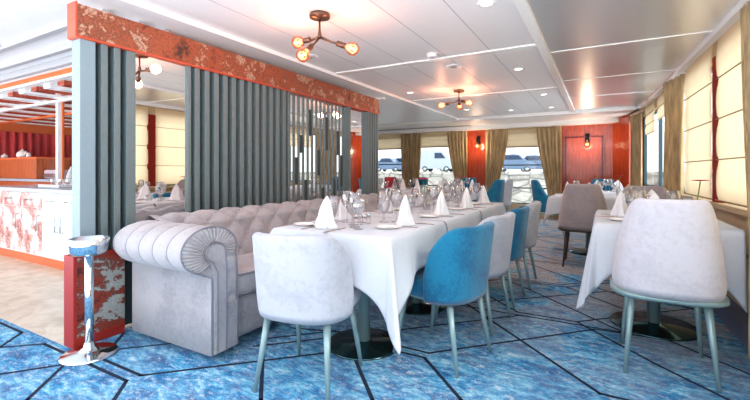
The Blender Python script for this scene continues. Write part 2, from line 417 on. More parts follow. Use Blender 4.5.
# ------------------------------------------------------------------ right wall (curved hull side)
def wallstrip(name, y0, y1, z0, z1, mat, off=0.0, th=.06, n=None):
    bm = new(); n = n or max(2, int((y1-y0)/.25)+1)
    rows = []
    for i in range(n+1):
        y = y0+(y1-y0)*i/n; x = rwx(y)+off
        rows.append([(x, y, z0), (x, y, z1), (x+th, y, z1), (x+th, y, z0)])
    V = grid(bm, rows, closed_u=True, smooth=False); cap(bm, V[0]); cap(bm, V[-1], True)
    return bm
struct('wall_right', wallstrip('', -0.3, 9.5, 0, .82, None, .02), M['beigewall'])
struct('wall_right', wallstrip('', -0.3, 9.5, 2.06, HC+.06, None, .02), M['beigewall'])
struct('baseboard_right', wallstrip('', -0.3, 9.3, 0.0, .11, None, -.10, .12), M['bluebase'])
struct('trim_%d' % trimbox.n, wallstrip('', -0.3, 9.3, .80, .84, None, -.05, .08), M['beigewall']); trimbox.n += 1
struct('trim_%d' % trimbox.n, wallstrip('', -0.3, 9.3, .50, .515, None, .005, .03), M['blindline']); trimbox.n += 1
# posts between the windows
posts = [(1.9, 1.98), (4.255, 4.405), (6.18, 6.42), (8.55, 9.0)]
for a, b in posts:
    bm = wallstrip('', a, b, .82, 2.06, None, -.022, .1, 2); struct('wall_right', bm, M['redmatte'])
bm = new()
V = grid(bm, [[(.2, YF, 0), (.2, YF, HC), (.26, YF+.05, HC), (.26, YF+.05, 0)], [(.46, 9.32, 0), (.46, 9.32, HC), (.53, 9.35, HC), (.53, 9.35, 0)]], closed_u=True, smooth=False); cap(bm, V[0]); cap(bm, V[-1], True)
struct('wall_right', bm, M['redwood'])
wins = [(-.3, 1.9), (1.98, 4.28), (4.38, 6.18), (6.42, 8.55)]
for i, (a, b) in enumerate(wins):
    bm = wallstrip('', a, b, .82, 2.06, None, .075, .01)
    w = struct('window_%d' % (i+1), bm, M['pane'])
    bm = new()
    ms = [a+.02, (a+b)/2, b-.02]
    for y in ms: box(bm, (rwx(y)+.07, y, 1.44), (.045, .04, 1.24), .004)
    for z in (.85, 2.04):
        for k in range(8):
            y0 = a+(b-a)*k/8; y1 = a+(b-a)*(k+1)/8
            tube(bm, [(rwx(y0)+.07, y0, z), (rwx(y1)+.07, y1, z)], .02, 6)
    obj('window_frame', bm, M['frame_teal'], w)

def roman_right(y0, y1, z0, z1, label, folds, n=24):
    """roman blind following the hull wall"""
    bm = new(); cy = (y0+y1)/2
    rows = []
    nz = folds*8
    for i in range(nz+1):
        z = z1-(z1-z0)*i/nz; ph = (i % 8)/8.0
        bulge = .012*math.sin(PI*ph)+.006*ph
        rows.append([(rwx(y0+(y1-y0)*j/n)-.015-bulge, y0+(y1-y0)*j/n, z) for j in range(n+1)])
    grid(bm, rows)
    r = thing('roman_blind', label, 'blind', (rwx(cy)-.02, cy, z0), 0, None)
    obj('fabric', bm, M['blind'], r, True)
    for k in range(1, folds+1):
        z = z1-(z1-z0)*k/folds
        bm = new()
        tube(bm, [(rwx(y0+(y1-y0)*j/8)-.03, y0+(y1-y0)*j/8, z+.003) for j in range(9)], .005, 6)
        obj('rod', bm, M['blindline'], r, True)
    return r
roman_right(2.02, 3.2, .86, 2.18, 'cream roman blind beside the near right curtain, mostly beyond the picture edge', 4)
roman_right(3.22, 4.27, .86, 2.18, 'lowered cream roman blind between the near right curtain and the red post', 4)
roman_right(4.4, 5.40, .86, 2.18, 'lowered cream roman blind between the red post and the second right curtain', 4)
roman_right(6.5, 7.1, 1.84, 2.18, 'short raised cream blind just past the second right curtain', 2)
roman_right(7.35, 8.12, 1.70, 2.18, 'raised cream roman blind above the far window of the right wall', 3)

def curtain(p0, p1, z0, z1, label, q0=None, q1=None, waves=6, amp=.035, pinch=None, n=72):
    """pleated drape from plan point p0 to p1 at the top and q0..q1 at the hem"""
    q0 = q0 or p0; q1 = q1 or p1
    bm = new(); rows = []
    for i in range(21):
        t_ = i/20; z = z1+(z0-z1)*t_
        s = sstep(0, 1, t_)
        a = Vector(p0).lerp(Vector(q0), s); b = Vector(p1).lerp(Vector(q1), s)
        d = (b-a); L = d.length; d.normalize(); nrm = Vector((-d.y, d.x))
        row = []
        for j in range(n+1):
            u = j/n
            w = amp*(.55+.45*t_)*math.sin(2*PI*waves*u+.7*math.sin(3*t_+u*9))
            pt = a+(b-a)*u+nrm*w
            row.append((pt.x, pt.y, z))
        rows.append(row)
    grid(bm, rows)
    c = ((p0[0]+p1[0])/2, (p0[1]+p1[1])/2, z0)
    r = thing('curtain', label, 'curtain', c)
    o = obj('drape', bm, M['curtain'], r, True)
    md = o.modifiers.new('thickness', 'SOLIDIFY'); md.thickness = .004
    bm = new(); a, b = Vector(p0), Vector(p1); d = (b-a).normalized(); 
    e0 = a; e1 = b
    tube(bm, [(e0.x, e0.y, z1+.006), (e1.x, e1.y, z1+.006)], .01, 8); obj('heading_rail', bm, M['trim'], r, True)
    return r
curtain((.80, 3.15), (.80, 3.5), .13, 2.15, 'olive beige floor length curtain at the right edge of the picture', (.68, 2.75), (.745, 2.96), 5, .022)
curtain((.775, 5.42), (.655, 5.95), .14, 2.15, 'olive beige gathered curtain beside the cream blinds on the right wall', (.77, 5.45), (.65, 5.93), 4, .05)
curtain((.60, 8.25), (.47, 8.95), .14, 2.12, 'olive beige curtain next to the wood panelled corner', None, None, 6, .03)

# ------------------------------------------------------------------ far wall
def fw(x0, x1, z0, z1, mat, y0=YF, th=.08, bev=0):
    bm = new(); bx(bm, x0, x1, y0, y0+th, z0, z1, bev); return struct('wall_far', bm, M[mat])
fw(-7.0, .25, 0, .32, 'beigewall')
fw(-7.0, .25, 2.02, HC+.05, 'beigewall')
fw(-7.0, -6.3, .32, 2.02, 'redwood'); fw(-4.62, -4.3, .32, 2.02, 'redwood'); fw(-2.98, -2.3, .32, 2.02, 'redwood'); fw(-.95, .25, .32, 2.02, 'redwood')
fw(-.95, .2, 2.02, 2.2, 'redwood', YF-.012, .012)
fw(-2.95, -2.34, 1.98, 2.12, 'redwood', YF-.012, .012)
def panel(x0, x1, z0, z1, name='wall_panel'):
    bm = new()
    w = .03
    bx(bm, x0, x1, YF-.03, YF, z1-w, z1, .005); bx(bm, x0, x1, YF-.03, YF, z0, z0+w, .005)
    bx(bm, x0, x0+w, YF-.03, YF, z0, z1, .005); bx(bm, x1-w, x1, YF-.03, YF, z0, z1, .005)
    struct('trim_%d' % trimbox.n, bm, wood('dark_red_moulding_%d' % trimbox.n, (120, 30, 22), (70, 14, 12), 0.25)); trimbox.n += 1
panel(-.72, .02, .4, 1.86)
fwins = [(-6.3, -4.62), (-4.3, -2.98), (-2.3, -.95)]
for i, (a, b) in enumerate(fwins):
    bm = new(); bx(bm, a, b, YF+.05, YF+.06, .32, 2.02)
    w = struct('window_%d' % (i+5), bm, M['pane'])
    bm = new()
    for x in (a+.02, b-.02): bx(bm, x-.02, x+.02, YF+.02, YF+.05, .32, 2.02)
    for z in ((.34, .70, 1.24, 2.0) if i == 2 else ((.34, 1.28, 2.0) if i == 0 else (.34, .72, 2.0))): bx(bm, a, b, YF+.02, YF+.05, z-.014, z+.014)
    obj('window_frame', bm, M['frame_teal'], w)
def roman_far(x0, x1, z0, z1, label, folds=3):
    bm = new(); rows = []
    nz = folds*8
    for i in range(nz+1):
        z = z1-(z1-z0)*i/nz; ph = (i % 8)/8.0; b = .03*math.sin(PI*ph)+.012*(i//8)
        rows.append([(x0, YF-.025-b, z), ((x0+x1)/2, YF-.03-b, z), (x1, YF-.025-b, z)])
    grid(bm, rows)
    r = thing('roman_blind', label, 'blind', ((x0+x1)/2, YF-.03, z0)); obj('fabric', bm, M['blind'], r, True)
    bm = new(); bx(bm, x0, x1, YF-.055-.012*folds, YF-.035, z0-.03, z0, .004); obj('hem_bar', bm, M['blindline'], r, True)
roman_far(-6.2, -4.6, 1.72, 2.1, 'raised beige roman blind in the leftmost window of the far wall')
roman_far(-4.3, -3.0, 1.74, 2.1, 'raised beige roman blind above the window with the white van')
roman_far(-2.25, -1.0, 1.68, 2.1, 'raised beige roman blind above the window left of the large wood panel')
Yc = YF-.16
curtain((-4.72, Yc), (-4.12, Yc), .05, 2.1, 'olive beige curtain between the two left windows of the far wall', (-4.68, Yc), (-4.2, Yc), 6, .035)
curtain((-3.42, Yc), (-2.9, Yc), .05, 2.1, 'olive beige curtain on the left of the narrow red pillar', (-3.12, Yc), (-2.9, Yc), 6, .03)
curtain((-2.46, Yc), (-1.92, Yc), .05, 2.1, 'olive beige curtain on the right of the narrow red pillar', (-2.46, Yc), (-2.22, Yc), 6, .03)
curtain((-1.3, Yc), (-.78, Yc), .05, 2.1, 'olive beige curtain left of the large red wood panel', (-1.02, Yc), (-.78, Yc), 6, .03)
def sconce(x, z, label):
    r = thing('wall_lamp', label, 'lamp', (x, YF-.01, z))
    bm = new(); box(bm, (x, YF-.02, z), (.09, .03, .2), .01); obj('back_plate', bm, M['black'], r, True)
    bm = new(); tube(bm, [(x, YF-.03, z+.04), (x, YF-.1, z+.06), (x, YF-.14, z+.03), (x, YF-.14, z-.02)], .011, 8)
    lathe(bm, [(.018, -.07), (.03, -.06), (.03, 0), (.016, .01)], (x, YF-.14, z-.02), 14)
    obj('arm', bm, M['black'], r, True)
    bm = new(); sphere(bm, (x, YF-.14, z-.15), .065, 16); obj('bulb', bm, M['bulbglass'], r, True)
    bm = new(); sphere(bm, (x, YF-.14, z-.15), .022, 8); obj('filament', bm, M['bulb'], r, True)
    ld = bpy.data.lights.new('sconce_light', 'POINT'); ld.energy = 8; ld.color = (1, .76, .5); ld.shadow_soft_size = .07
    lo = bpy.data.objects.new('sconce_light', ld); COL.objects.link(lo); lo.location = (x, YF-.25, z-.15)
sconce(-2.66, 1.86, 'black wall lamp with round bulb on the narrow red pillar')
sconce(-.28, 1.82, 'black wall lamp with round bulb on the large red wood panel')

# left side of the far room and the bar side
bm = new(); bx(bm, -7.08, -7.0, 5.3, YF, 0, HC); struct('wall_left', bm, M['beigewall'])
bm = new(); bx(bm, -11, -2.98, 5.3, 5.38, 0, HC-.03); struct('wall_back', bm, M['ceil'])
bm = new()
rows = [[(-10.5+.03*math.sin(j*.9), 1.3+j*.02, z) for j in range(200)] for z in (.02, 1.9)]
grid(bm, rows)
o = obj('red_curtain', bm, M['redcurt']); tag(o, 'long red pleated curtain along the wall behind the bar', 'curtain')
bm = new(); bx(bm, -10.62, -10.54, 1.0, 5.3, 0, HC-.03); struct('wall_left', bm, M['orange'])

# ------------------------------------------------------------------ bar canopy
r = thing('bar_canopy', 'orange edged slatted canopy hanging over the bar counter', 'canopy', (-6.5, 2.1, 2.0))
bm = new(); bx(bm, -10.4, -3.02, 2.08, 2.11, 2.11, 2.17, .004); obj('orange_fascia', bm, M['orange'], r, True)
bm = new(); bx(bm, -10.4, -3.02, 2.07, 2.11, 2.085, 2.11, .004); bx(bm, -10.4, -3.02, 2.07, 2.11, 2.17, 2.19, .003); obj('white_edge', bm, M['trim'], r, True)
bm = new(); bx(bm, -10.4, -3.02, 2.12, 4.9, 2.11, 2.19); obj('top_panel', bm, M['soffit'], r, True)
for k in range(22):
    bm = new(); x = -10.3+k*.33
    bx(bm, x, x+.15, 2.2, 4.85, 2.06, 2.11, .004); obj('slat', bm, M['redwood'] if k % 2 else M['trim'], r, True)
for y, m in ((2.62, 'white'), (3.3, 'orange')):
    bm = new(); bx(bm, -10.4, -3.02, y, y+.06, 2.03, 2.06, .004); obj('cross_bar', bm, M[m], r, True)

# ------------------------------------------------------------------ bar counter
def cabinet(x0, x1, mat, label, side):
    r = thing('base_cabinet', label, 'cabinet', ((x0+x1)/2, 2.45, 0), 0, None)
    bm = new(); bx(bm, x0+.002, x1-.002, 2.19, 2.75, .1, .85); obj('body', bm, M['white'], r, True)
    bm = new(); bx(bm, x0+.002, x1-.002, 2.2, 2.75, 0, .1); obj('toe_kick', bm, M['orange'], r, True)
    bm = new(); bx(bm, x0+.005, x1-.005, 2.17, 2.19, .12, .66, .003); d = obj('door', bm, M[mat], r, True)
    hx = x1-.06 if side > 0 else x0+.06
    bm = new(); tube(bm, [(hx, 2.17, .58), (hx, 2.14, .58), (hx, 2.14, .42), (hx, 2.17, .42)], .007, 8); obj('handle', bm, M['steel'], d, True)
    bm = new(); bx(bm, x0+.005, x1-.005, 2.17, 2.19, .67, .84, .003); d = obj('drawer', bm, M[mat], r, True)
    cx = (x0+x1)/2
    bm = new(); tube(bm, [(cx-.07, 2.17, .76), (cx-.07, 2.14, .76), (cx+.07, 2.14, .76), (cx+.07, 2.17, .76)], .007, 8); obj('handle', bm, M['steel'], d, True)
cabinet(-7.35, -6.75, 'marbled', 'pink and white marbled bar cabinet cut by the left picture edge', -1)
cabinet(-6.75, -6.2, 'marbled', 'leftmost fully seen pink and white marbled bar cabinet', 1)
cabinet(-6.2, -5.65, 'marbled', 'pink and white marbled bar cabinet next to the plain white ones', 1)
cabinet(-5.65, -5.2, 'white', 'white bar cabinet next to the marbled cabinets', 1)
cabinet(-5.2, -4.75, 'white', 'white bar cabinet nearest the grey divider', -1)
bm = new(); bx(bm, -7.4, -4.7, 2.14, 2.8, .855, .895, .006)
tag(obj('counter_top', bm, M['counter']), 'blue grey stone worktop on the bar cabinets', 'worktop')
# back shelf with wooden box
r = thing('back_counter', 'brown service counter standing behind the bar worktop', 'counter', (-6.4, 3.25, 0))
bm = new(); bx(bm, -10.3, -4.0, 3.0, 3.5, 0.0, .93, .004); obj('body', bm, M['boxwood'], r, True)
bm = new(); bx(bm, -10.35, -3.95, 2.95, 3.55, .93, .97, .004); obj('top', bm, M['counter'], r, True)
r = thing('wooden_box', 'orange brown wooden box on the bar counter at the left picture edge', 'box', (-9.0, 3.25, .97))
x0, x1 = -10.1, -8.0
bm = new()
bx(bm, x0, x1, 3.0, 3.03, .972, 1.30, .004); bx(bm, x0, x1, 3.45, 3.48, .972, 1.30, .004); bx(bm, x0, x0+.03, 3.03, 3.45, .972, 1.30); bx(bm, x1-.03, x1, 3.03, 3.45, .972, 1.30); bx(bm, x0+.03, x1-.03, 3.03, 3.45, .972, .99)
obj('body', bm, M['boxwood'], r, True)
bm = new(); bx(bm, x0-.02, x1+.02, 2.98, 3.5, 1.30, 1.33, .006); obj('lid', bm, M['orange'], r, True)
def teapot(loc, label, s=1.0):
    r = thing('teapot', label, 'teapot', loc)
    bm = new(); lathe(bm, [(p*s, q*s) for p, q in [(.05, 0), (.085, .02), (.095, .06), (.08, .11), (.045, .135)]], loc, 20); obj('body', bm, M['china'], r, True)
    bm = new(); lathe(bm, [(p*s, q*s) for p, q in [(.045, .135), (.03, .15), (.008, .16), (.014, .175), (.003, .185)]], loc, 16); obj('lid', bm, M['china'], r, True)
    bm = new(); tube(bm, [(loc[0]+.085*s, loc[1], loc[2]+.05*s), (loc[0]+.13*s, loc[1], loc[2]+.08*s), (loc[0]+.15*s, loc[1], loc[2]+.13*s)], [.018*s, .013*s, .009*s], 10); obj('spout', bm, M['china'], r, True)
    bm = new(); tube(bm, [(loc[0]-.07*s, loc[1], loc[2]+.11*s), (loc[0]-.13*s, loc[1], loc[2]+.1*s), (loc[0]-.13*s, loc[1], loc[2]+.05*s), (loc[0]-.08*s, loc[1], loc[2]+.035*s)], .008*s, 8); obj('handle', bm, M['china'], r, True)
teapot((-9.13, 3.22, 1.33), 'white teapot standing on the wooden box', .95)
teapot((-9.9, 3.22, 1.33), 'white teapot at the far left end of the wooden box', .6)
r = thing('milk_jug', 'small white jug beside the teapot on the wooden box', 'jug', (-8.82, 3.2, 1.33))
bm = new(); lathe(bm, [(.03, 0), (.042, .03), (.03, .07), (.035, .09)], (-8.82, 3.2, 1.33), 16); obj('body', bm, M['china'], r, True)
bm = new(); tube(bm, [(-8.785, 3.2, 1.40), (-8.75, 3.2, 1.385), (-8.785, 3.2, 1.355)], .005, 6); obj('handle', bm, M['china'], r, True)
r = thing('coffee_machine', 'pale grey drinks machine on the counter right of the wooden box', 'machine', (-7.75, 3.25, .97))
bm = new(); bx(bm, -7.95, -7.5, 3.08, 3.45, .972, 1.12, .03); obj('body', bm, simple('mauve_grey_plastic', (206, 186, 196), .4), r, True)
bm = new(); bx(bm, -7.9, -7.55, 3.06, 3.08, 1.0, 1.06, .004); obj('drip_tray', bm, M['steel'], r, True)
for k, (x, lab) in enumerate(((-7.42, 'folded white napkin cone on the bar right of the drinks machine'), (-7.1, 'folded white napkin cone on the bar behind the brass post'))):
    bm = new(); lathe(bm, [(.07, 0), (.06, .05), (.03, .14), (.004, .2)], (x, 3.1, .972), 10); tag(obj('folded_napkin', bm, M['napkin']), lab, 'napkin')
r = thing('bottle_tray', 'wooden tray of small glasses on the bar worktop near the brass post', 'tray', (-5.97, 2.5, .895))
bm = new(); bx(bm, -6.25, -5.7, 2.36, 2.66, .897, .912, .004); bx(bm, -6.25, -5.7, 2.36, 2.375, .912, .93); bx(bm, -6.25, -5.7, 2.645, 2.66, .912, .93); obj('tray', bm, M['white'], r, True)
for k in range(5):
    bm = new(); x = -6.18+k*.1; lathe(bm, [(.028, 0), (.032, .01), (.035, .08)], (x, 2.5+.05*(k % 2), .914), 14, caps=False)
    tag(obj('tumbler', bm, M['glass']), 'small glass tumbler, %s from the left on the white bar tray' % ['first', 'second', 'third', 'fourth', 'fifth'][k], 'glass', 'tumblers on the bar tray')
for k, (x, m, w) in enumerate(((-6.56, 'trim', .06), (-6.42, 'orange', .03))):
    r = thing('bar_post', ['white upright post rising from the bar to the canopy', 'slim orange post beside the white post of the bar'][k], 'post', (x, 2.72, .895))
    bm = new(); bx(bm, x-w/2, x+w/2, 2.69, 2.69+w, .897, 2.05, .006); obj('shaft', bm, M[m], r, True)
    bm = new(); bx(bm, x-w/2-.015, x+w/2+.015, 2.675, 2.705+w, .897, .912, .003); obj('foot_plate', bm, M['chrome'], r, True)

# ------------------------------------------------------------------ room divider
PX = -2.84
r = thing('room_divider', 'tall divider of grey green battens and mirrors under a rust coloured beam', 'divider', (PX, 3.2, 0))
bm = new(); bx(bm, PX-.10, PX, 1.27, 5.18, 1.945, 2.145, .004); beam = obj('header_beam', bm, M['rust'], r, True)
bm = new(); bx(bm, PX-.103, PX+.004, 1.262, 1.275, 1.935, 2.155, .003); bx(bm, PX-.102, PX+.006, 1.27, 5.18, 1.93, 1.947, .003); obj('red_edging', bm, simple('red_brown_edge', (200, 80, 54), 0.4), beam, True)
bm = new(); bx(bm, PX-.105, PX-.07, 1.3, 1.605, .56, 1.93); bx(bm, PX-.105, PX-.07, 2.05, 5.16, .5, 1.93); bx(bm, PX-.105, PX-.07, 1.6, 2.06, .5, 1.93); bx(bm, PX-.105, PX-.07, 1.6, 5.16, .02, .5); obj('backing_board', bm, M['batten_dark'], r, True)
bm = new(); bx(bm, PX-.105, PX-.005, 1.29, 1.38, .565, 1.93, .003); obj('end_panel', bm, M['slab'], r, True)
def batten(y, w=.042, z0=.5, z1=1.93, m='batten', d=.065):
    bm = new(); bx(bm, PX-.07, PX-.07+d, y, y+w, z0, z1, .003); obj('batten', bm, M[m], r, True)
for y in (1.415, 1.495): batten(y, .04, .565)
batten(1.575, .062, .5)
y = 2.045
batten(2.045, .03)
for k in range(12): batten(2.11+k*.093, .045)
batten(3.215, .03)
for k in range(14): batten(3.27+k*.079, .026, d=.018)
for (a, k, z0, z1) in ((0, 1, .95, 1.25), (0, 3, .75, 1.0), (0, 4, 1.5, 1.8), (0, 6, 1.05, 1.35), (0, 8, 1.35, 1.75), (0, 10, .7, 1.0), (0, 11, 1.3, 1.6), (0, 7, .7, .9), (0, 2, 1.3, 1.5), (0, 12, .9, 1.3)):
    bm = new(); bx(bm, PX-.061, PX-.055, 3.27+k*.079+.027, 3.27+(k+1)*.079-.001, z0, z1, .002); obj('filler_block', bm, M['batten_dark'], r, True)
batten(4.36, .05)
for k in range(5): batten(4.86+k*.065, .035)
for (a, b, dd) in ((1.612, 2.043, .045), (3.247, 4.358, 0), (4.412, 4.858, 0)):
    bm = new(); bx(bm, PX-.07+dd, PX-.062+dd, a, b, .5, 1.93)
    if dd: bmesh.ops.rotate(bm, cent=(PX-.02, (a+b)/2, 1), matrix=Matrix.Rotation(math.radians(1.7), 3, 'Z'), verts=bm.verts[:])
    obj('mirror_panel', bm, M['mirror'], r, True)
bm = new(); bx(bm, PX-.11, PX-.0, 1.272, 1.56, .06, .555, .002); lb = obj('low_panel', bm, M['rust_grey'], r, True)
bm = new(); bx(bm, PX-.115, PX+.004, 1.25, 1.272, 0, .57, .003); bx(bm, PX-.115, PX+.004, 1.272, 1.56, .555, .572, .003); bx(bm, PX-.115, PX+.004, 1.272, 1.56, 0, .06, .003); obj('red_frame', bm, M['redpaint'], lb, True)

# ------------------------------------------------------------------ chrome cooler stand
cx, cy = -2.672, 1.262
r = thing('cooler_stand', 'chrome pedestal stand with a round bowl beside the sofa arm', 'stand', (cx, cy, 0))
bm = new(); lathe(bm, [(.148, 0.0015), (.152, .008), (.14, .018), (.06, .03), (.03, .05), (.024, .08)], (cx, cy, 0), 40); obj('base', bm, M['chrome'], r, True)
bm = new(); lathe(bm, [(.024, .08), (.024, .60)], (cx, cy, 0), 20); obj('pole', bm, M['chrome'], r, True)
bm = new(); lathe(bm, [(.024, .60), (.085, .605), (.096, .62), (.1, .66), (.106, .70), (.099, .70), (.093, .625), (.08, .612), (.001, .612)], (cx, cy, 0), 40); obj('bowl', bm, M['chrome'], r, True)

# ------------------------------------------------------------------ tufted sofa
Y0, Y1 = 1.53, 5.02
sofa = thing('tufted_sofa', 'long greige buttoned sofa with rolled arms along the grey divider', 'sofa', (-2.3, 3.27, 0))
def tuft(u, v, a=.115, b=.115):
    p = u/a+v/b; q = u/a-v/b
    return (abs(math.sin(PI*p/1.0*.5))*abs(math.sin(PI*q*.5)))**.45
# back profile in (x,z) with arc length
prof = []
for i in range(13):
    s = i/12; prof.append((-2.345-.112*s, .42+.27*s))
for i in range(1, 29):
    a = math.radians(5)+i/28*math.radians(215)
    prof.append((-2.575+.125*math.cos(a), .69+.128*math.sin(a)))
arc = [0]
for (a, b) in zip(prof, prof[1:]): arc.append(arc[-1]+math.hypot(b[0]-a[0], b[1]-a[1]))
bm = new(); rows = []
NY = 560
for j in range(NY+1):
    y = Y0+.06+(Y1-.12-Y0)*j/NY
    row = []
    for i, (px, pz) in enumerate(prof):
        a = prof[max(i-1, 0)]; b = prof[min(i+1, len(prof)-1)]
        tx, tz = b[0]-a[0], b[1]-a[1]; L = math.hypot(tx, tz); nx, nz = tz/L, -tx/L
        amt = .036*(tuft(y, arc[i])-1) if arc[i] < .56 else .012*(abs(math.sin(PI*y/.23))**.4-1)
        row.append((px+nx*amt, y, pz+nz*amt))
    row += [(-2.66, y, .5), (-2.72, y, .48), (-2.72, y, .06), (-2.3, y, .06)]
    rows.append(row)
grid(bm, rows, closed_u=True)
backrest_o = obj('backrest', bm, M['sofa_fab'], sofa, True)
for jj in range(0, 60):
    for ii in range(0, 5):
        # creases cross where p and q are both even integers
        for par in (0, 1):
            yb = .115*(2*jj+par); vb = .115*(2*ii+par)
            if not (Y0+.15 < yb < Y1-.15 and .05 < vb < .5): continue
            k = min(range(len(arc)), key=lambda q: abs(arc[q]-vb)); a = prof[max(k-1, 0)]; b = prof[min(k+1, len(prof)-1)]
            tx, tz = b[0]-a[0], b[1]-a[1]; L = math.hypot(tx, tz)
            bm = new(); sphere(bm, (prof[k][0]-.03*tz/L, yb, prof[k][1]+.03*tx/L), .011, 8); obj('button', bm, M['sofa_fab'], backrest_o, True)
# base with buttoned front rail
bm = new(); bx(bm, -2.34, -1.985, Y0+.04, Y1-.04, .06, .33); obj('base', bm, M['sofa_fab'], sofa, True)
bm = new(); rows = []
for j in range(301):
    y = Y0+.19+(Y1-Y0-.38)*j/300
    rows.append([(-1.985, y, .065)]+[(-1.955+.014*((abs(math.sin(PI*y/.3))**.3)-1)-.012*abs(2*k/8-1)**4, y, .07+.24*k/8) for k in range(9)]+[(-1.985, y, .32)])
grid(bm, rows); rail_o = obj('front_rail', bm, M['sofa_fab'], sofa, True)
k = 0
while Y0+.3+k*.3 < Y1-.2:
    bm = new(); sphere(bm, (-1.957, Y0+.3+k*.3-.03, .2), .012, 8); obj('button', bm, M['sofa_fab'], rail_o, True); k += 1
# seat cushions
ncu = 4; L = (Y1-Y0-.38)/ncu
for k in range(ncu):
    y0 = Y0+.19+k*L+.004; y1 = y0+L-.008; zc = .405
    def cush(inset, z):
        pts = []
        for a in range(48):
            t_ = 2*PI*a/48; cc, ss = math.cos(t_), math.sin(t_); e = .22
            pts.append((-2.145+(.215-inset)*math.copysign(abs(cc)**e, cc), (y0+y1)/2+((y1-y0)/2-inset)*math.copysign(abs(ss)**e, ss), z))
        return pts
    bm = new(); R = [cush(.02, .325), cush(.004, .34), cush(0, .37), cush(.0, .44), cush(.004, .462), cush(.02, .475), cush(.07, .487), cush(.16, .49)]
    V = grid(bm, R, closed_u=True); cap(bm, V[0], True); cap(bm, V[-1], smooth=True); cu = obj('seat_cushion', bm, M['sofa_fab'], sofa, True)
    bm = new()
    for z in (.34, .462):
        P = cush(-.001, z); tube(bm, P+[P[0]], .005, 6, caps=False)
    obj('piping', bm, M['piping'], cu, True)
# arms
def arm(yo, sgn):
    """yo: outer panel y; sgn +1 for the near arm (inside towards +y)"""
    A = lambda y: yo+sgn*y
    cyr, czr, ry, rz = -.01, .655, .185, .132
    prof = [(.0, .05), (.0, .30), (.0, .50)]
    for i in range(33):
        a = math.radians(245-i/32*265); prof.append((cyr+ry*math.cos(a), czr+rz*math.sin(a)))
    prof += [(.17, .56), (.175, .3), (.175, .05)]
    x0, x1 = -2.70, -1.925
    bm = new(); rows = []; NX = 130
    for i in range(NX+1):
        x = x0+(x1-x0)*i/NX; row = []
        ch = .026*(abs(math.sin(PI*(x-x1)/.13))**.3-1)
        endr = 1-.42*(1-sstep(0, .17, (x-x0)))**1.5
        for k, (py, pz) in enumerate(prof):
            if 3 <= k < 36:
                dy, dz = py-cyr, pz-czr; L_ = math.hypot(dy, dz)
                s_ = ch*min(1, (k-3)/3)
                py2 = cyr+dy*endr+dy/L_*s_; pz2 = czr+dz*endr+dz/L_*s_
            else: py2, pz2 = py, pz
            row.append((x, A(py2), pz2))
        rows.append(row)
    V = grid(bm, rows, closed_u=True); cap(bm, V[0]); cap(bm, V[-1], True)
    ar = obj('arm', bm, M['sofa_fab'], sofa, True)
    for k in range(1, 6):
        xx = x1-.13*k; endr = 1-.42*(1-sstep(0, .17, (xx-x0)))**1.5
        bm = new(); tube(bm, [(xx, A(cyr+(ry*endr-.016)*math.cos(math.radians(a))), czr+(rz*endr-.016)*math.sin(math.radians(a))) for a in range(235, -16, -8)], .006, 6)
        obj('piping', bm, M['piping'], ar, True)
    # scroll front
    out = []
    for i in range(41):
        a = math.radians(248-i/40*268); out.append((cyr+ry*math.cos(a), czr+rz*math.sin(a)))
    out += [(.175, .58), (.18, .5), (.18, .4), (.18, .33)]
    inn = []
    for i in range(41):
        a = math.radians(250-i/40*250); inn.append((cyr+.03+.062*math.cos(a), czr-.02+.052*math.sin(a)))
    inn += [(.09, .56), (.09, .5), (.09, .4), (.09, .33)]
    bm = new(); rows = []
    # interpolate for finer pleats
    def fine(P, m=6):
        R = []
        for a, b in zip(P, P[1:]):
            for q in range(m): R.append((a[0]+(b[0]-a[0])*q/m, a[1]+(b[1]-a[1])*q/m))
        return R+[P[-1]]
    fo, fi = fine(out), fine(inn)
    for q in range(len(fo)):
        pl = .011*abs(math.sin(PI*q/9.0))
        rows.append([(x1+(.0 if s in (0, 6) else .006+pl), A(fo[q][0]+(fi[q][0]-fo[q][0])*s/6), fo[q][1]+(fi[q][1]-fo[q][1])*s/6) for s in range(7)])
    grid(bm, rows); obj('pleated_front', bm, M['sofa_fab'], ar, True)
    # smooth hook shaped facing between piping lines
    bm = new(); hp = [(.012, .06), (.012, .5)]+[(cyr+.03+.06*math.cos(math.radians(a)), czr-.02+.05*math.sin(math.radians(a))) for a in range(225, -11, -15)]+[(.09, .5), (.09, .06)]
    prism(bm, [(A(p[0]), p[1]) for p in hp], 'x', x1, x1+.018); obj('facing', bm, M['sofa_fab'], ar, True)
    bm = new(); bx(bm, x1-.02, x1+.012, min(A(.09), A(.178)), max(A(.09), A(.178)), .06, .33, .004); obj('lower_facing', bm, M['sofa_fab'], ar, True)
    bm = new()
    tube(bm, [(x1+.008, A(.003), .06), (x1+.008, A(.003), .49)]+[(x1+.008, A(p[0]), p[1]) for p in out]+[(x1+.012, A(.18), .06)], .0045, 6)
    tube(bm, [(x1+.02, A(.03), .06), (x1+.02, A(.03), .52)]+[(x1+.02, A(p[0]), p[1]) for p in inn]+[(x1+.02, A(.09), .06)], .004, 6)
    obj('piping', bm, M['piping'], ar, True)
arm(Y0, 1); arm(Y1, -1)
for (fx, fy) in ((-2.02, Y0+.1), (-2.62, Y0+.1), (-2.02, Y1-.1), (-2.62, Y1-.1), (-2.02, 3.27)):
    bm = new(); lathe(bm, [(.02, 0.0015), (.026, .03), (.026, .062)], (fx, fy, 0), 14); obj('foot', bm, M['leg_dark'], sofa, True)

